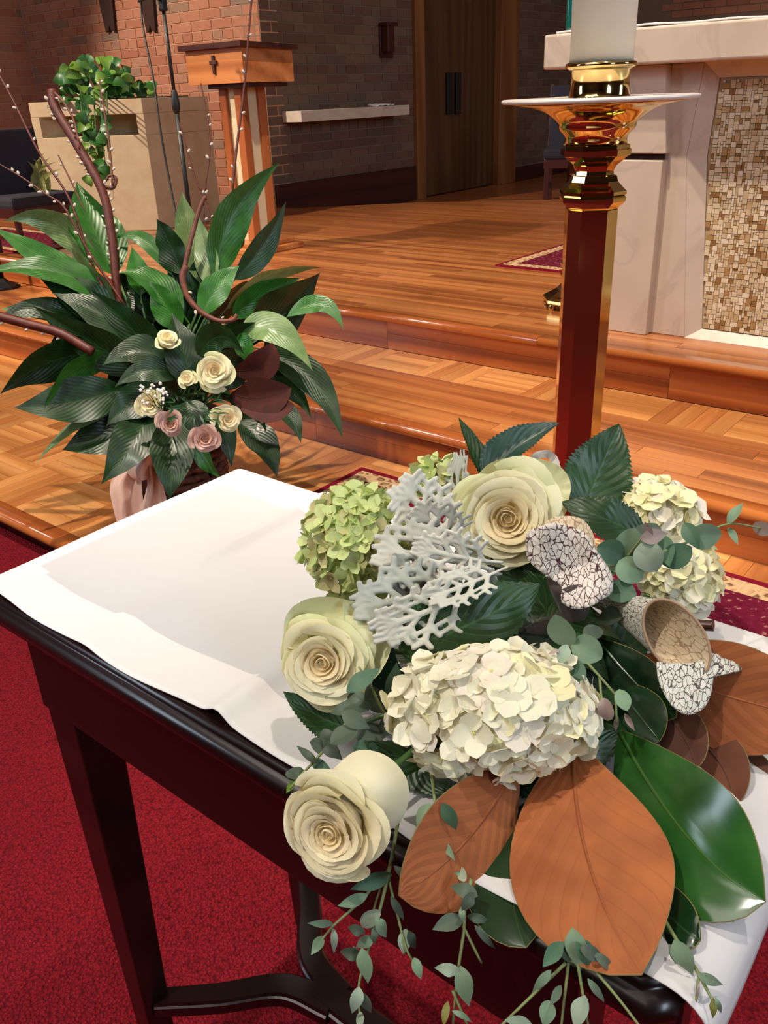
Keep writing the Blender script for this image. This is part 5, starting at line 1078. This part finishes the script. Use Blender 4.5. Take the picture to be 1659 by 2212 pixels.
sprig('eucalyptus sprig with buds dangling over the right end of the white hydrangea', [[(1300, 1340, .66), (1262, 1372, .60), (1232, 1392, .575), (1276, 1440, .565), (1312, 1480, .56), (1345, 1520, .56)], [(1295, 1460, .565), (1300, 1510, .555), (1312, 1540, .55)], [(1330, 1505, .56), (1332, 1560, .555)]],
  [(1212, 1362, 74, 250, .85, e, .572), (1268, 1404, 74, 30, .85, e, .57), (1218, 1415, 48, 110, .6, g, .562), (1244, 1452, 66, 70, .62, k, .566), (1281, 1366, 46, 350, .75, sh, .60), (1346, 1512, 50, 70, .7, e, .555), (1360, 1530, 40, 70, .5, sh, .562), (1308, 1532, 50, 80, .7, mv, .548), (1332, 1562, 34, 95, .4, mv), (1360, 1560, 44, 60, .3, mv), (1196, 1408, 26, 160, .4, mv, .56)], .56, 2)
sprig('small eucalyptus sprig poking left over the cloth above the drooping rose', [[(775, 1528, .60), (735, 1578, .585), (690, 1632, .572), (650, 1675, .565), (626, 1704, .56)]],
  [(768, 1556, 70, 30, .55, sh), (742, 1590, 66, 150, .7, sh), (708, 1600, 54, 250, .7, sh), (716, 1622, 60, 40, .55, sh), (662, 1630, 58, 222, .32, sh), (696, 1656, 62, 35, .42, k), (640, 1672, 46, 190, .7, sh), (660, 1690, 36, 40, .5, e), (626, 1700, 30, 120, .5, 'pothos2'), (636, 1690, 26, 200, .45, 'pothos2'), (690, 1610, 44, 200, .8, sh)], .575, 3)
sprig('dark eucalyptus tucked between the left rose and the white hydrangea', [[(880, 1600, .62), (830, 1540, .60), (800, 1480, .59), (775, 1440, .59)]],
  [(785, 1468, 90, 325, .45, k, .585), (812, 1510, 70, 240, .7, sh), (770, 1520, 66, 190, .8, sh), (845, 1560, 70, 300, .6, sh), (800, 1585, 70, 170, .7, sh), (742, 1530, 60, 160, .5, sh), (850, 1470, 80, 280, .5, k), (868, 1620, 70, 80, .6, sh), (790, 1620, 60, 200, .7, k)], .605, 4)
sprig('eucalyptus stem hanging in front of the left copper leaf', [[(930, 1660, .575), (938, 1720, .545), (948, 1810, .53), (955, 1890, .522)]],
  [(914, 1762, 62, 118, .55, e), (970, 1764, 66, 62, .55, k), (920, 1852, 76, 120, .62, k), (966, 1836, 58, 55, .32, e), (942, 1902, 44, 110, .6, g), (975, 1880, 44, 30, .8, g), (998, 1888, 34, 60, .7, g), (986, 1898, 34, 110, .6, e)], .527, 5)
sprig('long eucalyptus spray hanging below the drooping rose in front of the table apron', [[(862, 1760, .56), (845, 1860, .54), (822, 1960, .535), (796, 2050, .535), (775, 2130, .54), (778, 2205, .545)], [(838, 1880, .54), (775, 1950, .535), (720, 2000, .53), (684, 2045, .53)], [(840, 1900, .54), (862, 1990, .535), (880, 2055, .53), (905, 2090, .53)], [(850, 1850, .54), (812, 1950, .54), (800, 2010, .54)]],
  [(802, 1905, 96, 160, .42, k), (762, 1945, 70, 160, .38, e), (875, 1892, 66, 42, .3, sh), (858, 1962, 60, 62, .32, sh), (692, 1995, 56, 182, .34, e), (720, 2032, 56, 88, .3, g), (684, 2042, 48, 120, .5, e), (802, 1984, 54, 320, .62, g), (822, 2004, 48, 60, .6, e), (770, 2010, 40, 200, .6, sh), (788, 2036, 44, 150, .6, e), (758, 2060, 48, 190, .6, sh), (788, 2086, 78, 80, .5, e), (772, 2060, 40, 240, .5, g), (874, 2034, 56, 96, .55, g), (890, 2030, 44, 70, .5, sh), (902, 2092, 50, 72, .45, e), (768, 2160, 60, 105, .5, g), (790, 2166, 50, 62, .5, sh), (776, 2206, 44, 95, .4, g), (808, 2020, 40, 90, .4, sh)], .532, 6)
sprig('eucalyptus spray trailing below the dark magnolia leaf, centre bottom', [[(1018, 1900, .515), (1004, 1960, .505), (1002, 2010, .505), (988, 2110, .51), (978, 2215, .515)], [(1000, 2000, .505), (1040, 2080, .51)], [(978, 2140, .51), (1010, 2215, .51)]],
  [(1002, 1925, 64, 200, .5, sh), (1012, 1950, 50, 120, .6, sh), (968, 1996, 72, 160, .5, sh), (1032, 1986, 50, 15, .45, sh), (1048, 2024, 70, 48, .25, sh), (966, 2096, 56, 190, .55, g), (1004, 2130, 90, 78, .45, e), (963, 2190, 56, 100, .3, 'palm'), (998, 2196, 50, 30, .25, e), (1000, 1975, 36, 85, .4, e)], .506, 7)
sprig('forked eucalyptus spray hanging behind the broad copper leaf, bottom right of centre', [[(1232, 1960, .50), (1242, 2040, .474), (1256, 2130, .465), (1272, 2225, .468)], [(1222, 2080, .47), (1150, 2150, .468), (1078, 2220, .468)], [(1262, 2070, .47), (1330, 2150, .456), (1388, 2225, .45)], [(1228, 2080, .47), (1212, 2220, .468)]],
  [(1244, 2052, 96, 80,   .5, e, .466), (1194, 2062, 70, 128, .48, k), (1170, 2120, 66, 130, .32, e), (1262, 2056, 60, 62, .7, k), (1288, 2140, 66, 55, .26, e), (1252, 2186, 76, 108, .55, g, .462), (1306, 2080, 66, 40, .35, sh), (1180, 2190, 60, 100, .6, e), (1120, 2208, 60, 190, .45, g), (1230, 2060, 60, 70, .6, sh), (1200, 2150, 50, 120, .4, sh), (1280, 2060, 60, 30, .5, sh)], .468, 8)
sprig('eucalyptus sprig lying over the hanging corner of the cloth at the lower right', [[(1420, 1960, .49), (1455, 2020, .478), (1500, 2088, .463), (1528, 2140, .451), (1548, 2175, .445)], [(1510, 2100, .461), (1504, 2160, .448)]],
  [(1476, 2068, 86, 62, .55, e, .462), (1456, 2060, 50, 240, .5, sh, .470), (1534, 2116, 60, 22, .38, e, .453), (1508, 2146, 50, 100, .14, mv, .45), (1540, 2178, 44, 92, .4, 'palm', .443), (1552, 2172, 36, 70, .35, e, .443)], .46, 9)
sprig('tiny eucalyptus tip peeping out under the big green magnolia leaf', [[(1540, 1930, .505), (1556, 1970, .498), (1586, 1990, .494)]],
  [(1548, 1985, 48, 95, .2, sh), (1562, 1990, 44, 85, .2, sh), (1588, 1988, 40, 60, .3, e), (1600, 1966, 40, 20, .2, e)], .496, 10)
rb = thing('ribbon_loop', 'sheer white ribbon loop behind the back rose', 'ribbon', at(1150, 1000, .76))
def ribbon(name, pts, w, m_, parent, nrm=None, seg=10):
    P = catmull(pts, seg); V, F = [], []
    for i, p_ in enumerate(P):
        t = (P[min(i+1, len(P)-1)]-P[max(i-1, 0)]).normalized(); n = (CAM-p_).normalized() if nrm is None else nrm; s = t.cross(n); s = s.normalized() if s.length > 1e-3 else t.orthogonal()
        tw = math.sin(i*.35)*.5; s = Matrix.Rotation(tw, 3, t) @ s
        V += [p_-s*w/2, p_, p_+s*w/2]
    for i in range(len(P)-1):
        for j in range(2): F.append((i*3+j, i*3+j+1, (i+1)*3+j+1, (i+1)*3+j))
    return geo(name, V, F, m_, parent, True)
ribbon('ribbon_band', [at(1140, 1010, .76), at(1160, 985, .755), at(1185, 982, .75), at(1200, 1000, .745), at(1208, 1040, .74)], .0075, M['sheer'], rb)
# ================================================================== STANDING ARRANGEMENT ON THE PLATFORM
BC = onz(392, 1098, ZP); BC.z = ZP; D0 = FWD.dot(BC+Vector((0, 0, .25))-CAM)
bs = thing('flower_basket', 'brown woven basket standing on the platform, holding the tall leafy arrangement', 'basket', BC)
PX = D0/FPX; RB = 118*PX
nb = 40
for k in range(10):
    z = .02+k*.027; R_ = RB*(.80+.20*(k/9)); V, F = [], []
    for i in range(nb+1):
        a = 2*PI*i/nb; rr = R_+.006*(1 if (i+k) % 2 else -1); V.append(Vector((BC.x+rr*math.cos(a), BC.y+rr*math.sin(a), ZP+z)))
    v, f = tube_data(V, .0125, 6, False); geo('woven_band', v, f, M['basket'], bs, True)
lathe('liner', [(0, .004), (RB*.74, .004), (RB*.93, .27), (RB*.90, .27), (RB*.7, .02)], 40, BC, M['darkwood'], bs)
lathe('rim', [(RB*.96, .272), (RB*1.05, .275), (RB*1.07, .285), (RB*1.04, .298), (RB*.95, .296)], 40, BC, M['basket'], bs)
V, F = lathe_data([(0, .02), (RB*.86, .02), (RB*.92, .25), (RB*.5, .275), (0, .28)], 24, BC); geo('foam', V, F, M['foam'], bs, True)
BH_ = BC+Vector((0, 0, .28))
pl2 = thing('peace_lily', 'large peace lily of glossy dark green leaves filling the basket', 'plant', BH_)
dl = D0-.06
L3 = [  # base, middle, tip, width px, distance offsets (base, mid, tip), colour, tilt
 ((262, 620), (205, 500), (166, 392), 116, (0, .03, .06), 'lily2', .3), ((235, 610), (130, 490), (8, 478), 62, (.02, -.02, -.08), 'lily3', -.2), ((250, 660), (112, 570), (-20, 488), 66, (0, -.05, -.1), 'lily2', .3),
 ((275, 680), (130, 590), (-50, 592), 74, (0, -.08, -.15), 'lily2', .5), ((270, 670), (190, 592), (152, 532), 70, (0, -.02, 0), 'lily3', -.6), ((215, 700), (90, 668), (-15, 700), 54, (0, -.08, -.12), 'lily', .4),
 ((180, 690), (80, 672), (0, 668), 40, (0, -.05, -.1), 'lily3', .3), ((275, 760), (120, 778), (0, 852), 92, (-.02, -.12, -.18), 'lily', -.3), ((275, 770), (160, 800), (95, 885), 62, (-.04, -.14, -.2), 'lily2', -.5),
 ((300, 830), (160, 868), (30, 880), 100, (-.04, -.14, -.22), 'lily', .2), ((320, 860), (190, 905), (76, 1002), 44, (-.02, -.1, -.15), 'lily3', .6), ((340, 890), (230, 940), (134, 972), 104, (-.02, -.08, -.12), 'lily', .3),
 ((330, 880), (285, 960), (218, 1046), 94, (-.08, -.18, -.2), 'lily', .2), ((372, 880), (372, 985), (366, 1078), 92, (-.1, -.2, -.22), 'lily', .0), ((418, 920), (440, 985), (478, 1032), 48, (-.1, -.16, -.18), 'lily2', .5),
 ((500, 900), (565, 955), (598, 1032), 70, (-.02, -.06, -.08), 'lily', -.3), ((560, 860), (622, 895), (650, 958), 46, (0, -.02, -.04), 'lily', -.3), ((540, 750), (668, 815), (740, 948), 72, (0, -.02, -.05), 'lily', -.2),
 ((500, 730), (590, 712), (676, 802), 72, (-.06, -.1, -.1), 'lily3', -.3), ((500, 730), (530, 750), (542, 806), 46, (-.08, -.12, -.12), 'lily2', .3), ((570, 820), (636, 845), (672, 906), 42, (0, -.02, -.04), 'lily', .3),
 ((520, 730), (610, 668), (692, 588), 108, (0, .02, .04), 'lily', .35), ((600, 700), (690, 658), (742, 715), 44, (0, 0, -.02), 'lily2', -.4), ((470, 690), (575, 600), (698, 578), 62, (0, .04, .06), 'lily3', .7),
 ((490, 700), (562, 640), (650, 600), 62, (0, 0, .04), 'lily2', .2), ((470, 640), (496, 480), (606, 350), 84, (0, .05, .1), 'lily2', .3), ((490, 620), (566, 535), (618, 434), 58, (0, .06, .1), 'lily', .3),
 ((440, 640), (408, 510), (394, 414), 62, (.02, .05, .06), 'lily3', .2), ((465, 650), (446, 550), (430, 468), 54, (0, .03, .03), 'lily3', -.3), ((400, 610), (368, 530), (338, 472), 78, (0, 0, 0), 'lily', -.5),
 ((385, 620), (318, 524), (248, 516), 36, (.02, .02, .02), 'lily2', .2), ((305, 650), (298, 590), (284, 532), 50, (0, 0, 0), 'lily2', .1), ((410, 700), (330, 612), (256, 590), 82, (-.02, -.04, -.05), 'lily2', .6),
 ((395, 730), (358, 660), (322, 606), 66, (-.04, -.06, -.06), 'lily2', -.2), ((425, 700), (470, 622), (518, 574), 64, (-.02, -.03, -.02), 'lily2', -.3), ((280, 710), (180, 645), (80, 596), 84, (-.02, -.06, -.08), 'lily', .2),
 ((330, 780), (235, 690), (110, 632), 88, (-.04, -.08, -.1), 'lily', .3), ((350, 800), (292, 720), (190, 622), 92, (-.06, -.09, -.08), 'lily', -.3), ((340, 820), (215, 750), (70, 660), 84, (-.04, -.1, -.14), 'lily', -.2),
 ((410, 820), (325, 800), (248, 836), 60, (-.1, -.16, -.18), 'lily', .3), ((440, 770), (505, 722), (575, 700), 74, (-.06, -.08, -.06), 'lily', .5), ((420, 790), (470, 728), (528, 766), 66, (-.1, -.14, -.14), 'lily', .1),
 ((380, 790), (300, 760), (220, 790), 76, (-.08, -.12, -.14), 'lily', .4), ((360, 850), (290, 870), (230, 920), 80, (-.08, -.14, -.16), 'lily', .2), ((330, 700), (330, 640), (300, 560), 80, (.02, .02, .04), 'lily', .1),
 ((450, 700), (430, 620), (440, 540), 70, (.03, .04, .04), 'lily', .2), ((520, 830), (590, 800), (650, 850), 60, (.02, .02, .02), 'lily', .2), ((480, 860), (540, 880), (580, 960), 64, (-.02, -.03, -.05), 'lily', .4),
 ((440, 880), (480, 930), (500, 1010), 60, (-.06, -.1, -.1), 'lily', -.3), ((400, 860), (410, 900), (400, 960), 80, (-.1, -.12, -.13), 'lily', 0.), ((260, 700), (190, 700), (110, 740), 90, (0, -.03, -.05), 'lily', 0.), ((560, 760), (600, 750), (640, 700), 80, (.04, .04, .05), 'lily', 0.),
]
L3 += [((425, 850), (398, 765), (372, 676), 92, (-.1, -.12, -.1), 'lily', .2), ((440, 850), (446, 772), (452, 690), 84, (-.08, -.1, -.06), 'lily', -.3), ((460, 860), (500, 790), (545, 738), 84, (-.06, -.07, -.04), 'lily', .3), ((400, 850), (420, 790), (425, 720), 80, (-.05, -.06, -.05), 'lily', 0.), ((390, 860), (340, 820), (300, 770), 84, (-.08, -.12, -.12), 'lily', -.2)]
fr = random.Random(77)
for k_ in range(34):
    a_ = fr.uniform(0, 2*PI); rr_ = fr.uniform(40, 125); cx_, cy_ = 395+rr_*math.cos(a_)*1.25, 735+rr_*math.sin(a_)*1.05; q_ = fr.uniform(90, 150); u_, v_ = math.cos(a_), math.sin(a_)
    L3.append(((395+u_*25, 760+v_*15), (cx_, cy_), (cx_+u_*q_*.7+fr.uniform(-30, 30), cy_+v_*q_*.6+fr.uniform(-30, 30)), fr.uniform(58, 92), (.06, .06, .06), 'lily', fr.uniform(-.8, .8)))
for b, md_, t_, w, do, mk, ti in L3:
    ct = BH_; leaf_px('leaf', b, md_, t_, w, tuple(dl+x for x in do), M[mk], pl2, 'lily', ti, nl=20, nw=8, fold=.28, ripple=.07, curl=-.06, roll=ti*.8, seed=int(b[0]*3+t_[1]))
    bp_ = at(*b, dl+do[0]); tube('petiole', [bp_, (bp_+BH_)/2+Vector((0, 0, .03)), BH_+Vector(((bp_.x-BH_.x)*.2, (bp_.y-BH_.y)*.2, -.03))], .004, .005, M['gstem'], pl2, 5, 4)
# roses, pink and cream
RP = [M['pink_in'], M['pink_out'], M['pink_out']]; SG = 'small roses in the basket arrangement'
for lab, (x, y), rp, dd, av, ms_, n_, op in (('upright cream rose highest in the basket arrangement', (362, 736), 36, 2.34, (0, .75), RM, 13, .8), ('open cream rose, the largest in the basket arrangement', (464, 802), 46, 2.30, (-.05, .1), RM, 18, 1.), ('cream rosebud behind the largest basket rose', (405, 820), 27, 2.33, (-.2, .2), RM, 10, .8),
    ('cream rose under the white sprays in the basket', (326, 872), 36, 2.28, (-.3, -.1), RM, 14, 1.), ('blush rose below the white sprays in the basket', (368, 914), 31, 2.25, (-.1, -.1), RP, 15, 1.), ('pale yellow rose at the right of the basket flowers', (490, 903), 34, 2.28, (.3, -.1), RM, 15, 1.), ('pink rose lowest in the basket arrangement', (442, 946), 35, 2.24, (.0, -.1), RP, 16, 1.)):
    P = at(x, y, dd); rose(lab, P, ax(P, *av), rp*dd/FPX, n_, ms_, int(x), SG, BH_+Vector((0, -.02, 0)), 1., 'rose', op)
# bronze leaves
for lab, b, md_, t_, w, ti in (('dark red bronze leaf at the right of the basket roses', (500, 850), (560, 860), (630, 838), 90, .1), ('dark red bronze leaf pointing down right of the basket roses', (505, 870), (580, 885), (635, 875), 62, -.3), ('brown leaf behind the largest basket rose', (500, 800), (560, 790), (588, 740), 70, .3)):
    thick_leaf('bronze_leaf', lab, b, md_, t_, w, (D0-.22, D0-.24, D0-.26), M['mag_red'], M['mag_red'], 'mag', ti, 'leaf', 'bronze leaves in the basket arrangement', rim=False)
# baby's breath
bb = thing('babys_breath', 'tiny white baby\'s breath spray among the basket roses', 'flower spray', at(345, 880, 2.24)); rg = random.Random(6)
sp_me = bpy.data.meshes.new('blossom'); bm = bmesh.new(); bmesh.ops.create_icosphere(bm, subdivisions=1, radius=1); bm.to_mesh(sp_me); bm.free(); sp_me.materials.append(M['breath'])
for k in range(40):
    x, y = (rg.uniform(303, 365), rg.uniform(828, 872)) if k < 30 else (rg.uniform(545, 580), rg.uniform(905, 930)); p_ = at(x, y, 2.2 if k < 30 else 2.34); M4 = Matrix.Translation(p_) @ Matrix.Scale(rg.uniform(.0028, .0055), 4); put('blossom', sp_me, bb, None, M4)
    if k % 2 == 0: tube('hair_stem', [p_, (p_+at(345, 880, 2.26))/2, at(345+rg.uniform(-8, 8), 885, 2.28)] if k < 30 else [p_, at(540, 920, 2.35)], .0006, .0008, M['gstem'], bb, 4, 3)
fe = thing('asparagus_fern', 'fine green fern needles below the basket rosebud', 'fern', at(415, 880, 2.24))
for k in range(46):
    x, y = rg.uniform(372, 478), rg.uniform(862, 908); a = math.atan2(y-880, x-420)+rg.uniform(-.9, .9); leaf_px('needle', (x, y), (x+10*math.cos(a), y+10*math.sin(a)-2), (x+22*math.cos(a), y+22*math.sin(a)), 4, (2.2, 2.2, 2.19), M['fern'], fe, 'lance', 0, nl=4, nw=2)
# ribbon bow
bw = thing('ribbon_bow', 'peach satin ribbon bow tied on the left of the basket', 'ribbon', at(300, 990, 2.44))
ribbon('bow_loop', [at(325, 950, 2.43), at(290, 905, 2.46), at(250, 905, 2.5), at(236, 945, 2.5), at(258, 975, 2.46), at(322, 962, 2.42)], .038, M['ribbonp'], bw)
def sheet(name, left, right, d, m_, folds, amp):
    P, Q2 = catmull([Vector((x, y, 0)) for x, y in left], 8), catmull([Vector((x, y, 0)) for x, y in right], 8); n = 14; V, F = [], []
    for i_, (a, b) in enumerate(zip(P, Q2)):
        for k_ in range(n+1): c = a.lerp(b, k_/n); V.append(at(c.x, c.y, d+.012*i_/len(P)*4*.3+amp*math.sin(k_/n*folds*PI+i_*.08)))
    for i_ in range(len(P)-1):
        for k_ in range(n): F.append((i_*(n+1)+k_, i_*(n+1)+k_+1, (i_+1)*(n+1)+k_+1, (i_+1)*(n+1)+k_))
    return geo(name, V, F, m_, bw, True)
sheet('ribbon_tail', [(300, 955), (268, 1000), (238, 1045), (245, 1100), (262, 1160)], [(322, 958), (312, 1000), (306, 1045), (312, 1100), (320, 1160)], 2.42, M['ribbon'], 3, .012)
sheet('ribbon_tail', [(316, 955), (308, 1000), (318, 1045), (305, 1100), (310, 1150)], [(336, 955), (348, 1000), (352, 1045), (362, 1090), (370, 1150)], 2.40, M['ribbon'], 4, .010)
sheet('ribbon_tail', [(306, 965), (285, 985), (272, 1010), (282, 1030), (300, 1040)], [(330, 965), (334, 985), (330, 1005), (322, 1022), (318, 1036)], 2.385, M['ribbon'], 2, .012)
# willow branches
WG = 'willow branches in the basket arrangement'; wr = random.Random(12)
ck = bpy.data.meshes.new('catkin'); bm = bmesh.new(); bmesh.ops.create_icosphere(bm, subdivisions=2, radius=1); bmesh.ops.scale(bm, vec=(.62, .62, 1), verts=bm.verts); bm.to_mesh(ck); bm.free(); ck.materials.append(M['catkin']); ck.polygons.foreach_set('use_smooth', [True]*len(ck.polygons))
def willow(label, pts, w0, w1, mk, ncat, dd=D0, cs_=1., side=1.):
    d0 = dd; P = [at(x, y, d0+(q[0] if q else 0)) for x, y, *q in pts]; root = thing('willow_branch', label, 'branch', P[0], WG); C_ = catmull(P, 8)
    tube('bark', P, w0*d0/FPX/2, w1*d0/FPX/2, M[mk], root, 9, 8)
    for k in range(ncat):
        i = int((len(C_)-2)*(.18+.82*(k+wr.random()*.6)/max(1, ncat))); i = min(i, len(C_)-2); p_ = C_[i]; t = (C_[i+1]-C_[i]).normalized(); s = (t.cross((CAM-p_).normalized())).normalized()*(1 if wr.random() < .5 else -1)
        ww = (w0+(w1-w0)*i/len(C_))*d0/FPX/2; z = (t*.8+s*.6).normalized(); x = z.orthogonal().normalized(); y = z.cross(x); sz = .0065*cs_*wr.uniform(.8, 1.2); M4 = Matrix((x*sz, y*sz, z*sz)).transposed().to_4x4(); M4.translation = p_+s*(ww+.003*cs_)+(CAM-p_).normalized()*ww*wr.uniform(-.2, .9); put('catkin', ck, root, None, M4)
    return root
willow('thick flattened red willow branch with silver catkins leaning left, tallest in the arrangement', [(262, 690), (250, 600), (240, 500), (220, 410), (165, 310), (120, 235), (112, 196)], 17, 22, 'twig', 26, D0-.06)
willow('short side shoot of willow beside the tip of the thick branch', [(172, 322), (160, 262), (140, 225), (118, 200)], 4, 6, 'twig2', 6, D0-.08)
willow('thin willow twig rising straight in front of the stone planter', [(243, 400), (240, 350), (230, 270), (217, 190), (216, 170)], 5, 3, 'twig2', 10, D0-.05)
willow('small knotted curl of willow beside the thick branch', [(228, 405), (245, 405), (250, 385), (236, 380), (228, 392)], 9, 5, 'twig2', 2, D0-.04)
willow('thin willow twig leaning far left past the dark chair', [(250, 680), (195, 560), (150, 430), (85, 330), (30, 220), (0, 165), (-20, 130)], 6, 4, 'twig', 7, D0-.1)
willow('willow twig low at the left with white catkins', [(270, 660), (190, 540), (140, 450), (100, 420), (50, 385), (0, 355)], 6, 3, 'twig', 10, D0-.12)
willow('short willow twig tip between the leaves at upper left', [(190, 470), (155, 395), (140, 365), (126, 335)], 4, 3, 'twig2', 2, D0-.02)
willow('curved peeled willow stem arching over the basket roses', [(402, 575), (394, 600), (405, 640), (432, 672), (468, 692), (500, 692), (512, 680)], 15, 9, 'twig2', 3, D0-.2)
willow('willow stem with a bent top in the middle of the arrangement', [(398, 580), (412, 520), (428, 460), (440, 430), (446, 428)], 11, 9, 'twig2', 0, D0-.1)
willow('thin willow twig pointing up in front of the microphone stand', [(470, 520), (445, 440), (420, 380), (400, 310), (388, 265)], 4, 3, 'twig', 5, D0-.02)
willow('thin willow twig rising in front of the lectern foot', [(470, 560), (440, 460), (452, 340), (450, 270), (434, 180)], 4, 3, 'twig', 6, D0)
willow('long slender willow twig rising in front of the lectern to the top of the picture', [(470, 600), (496, 450), (510, 330), (527, 190), (538, 60), (546, -30)], 7, 4, 'twig', 9, D0)
willow('horizontal willow branch at the left edge, low in the leaves', [(200, 760), (130, 720), (60, 700), (0, 684), (-40, 676)], 20, 22, 'twig', 5, D0-.2)
willow('looping thin willow tendril behind the tall leaf', [(455, 480), (475, 500), (500, 490), (522, 500), (526, 525), (515, 540)], 5, 4, 'twig2', 0, D0+.02)
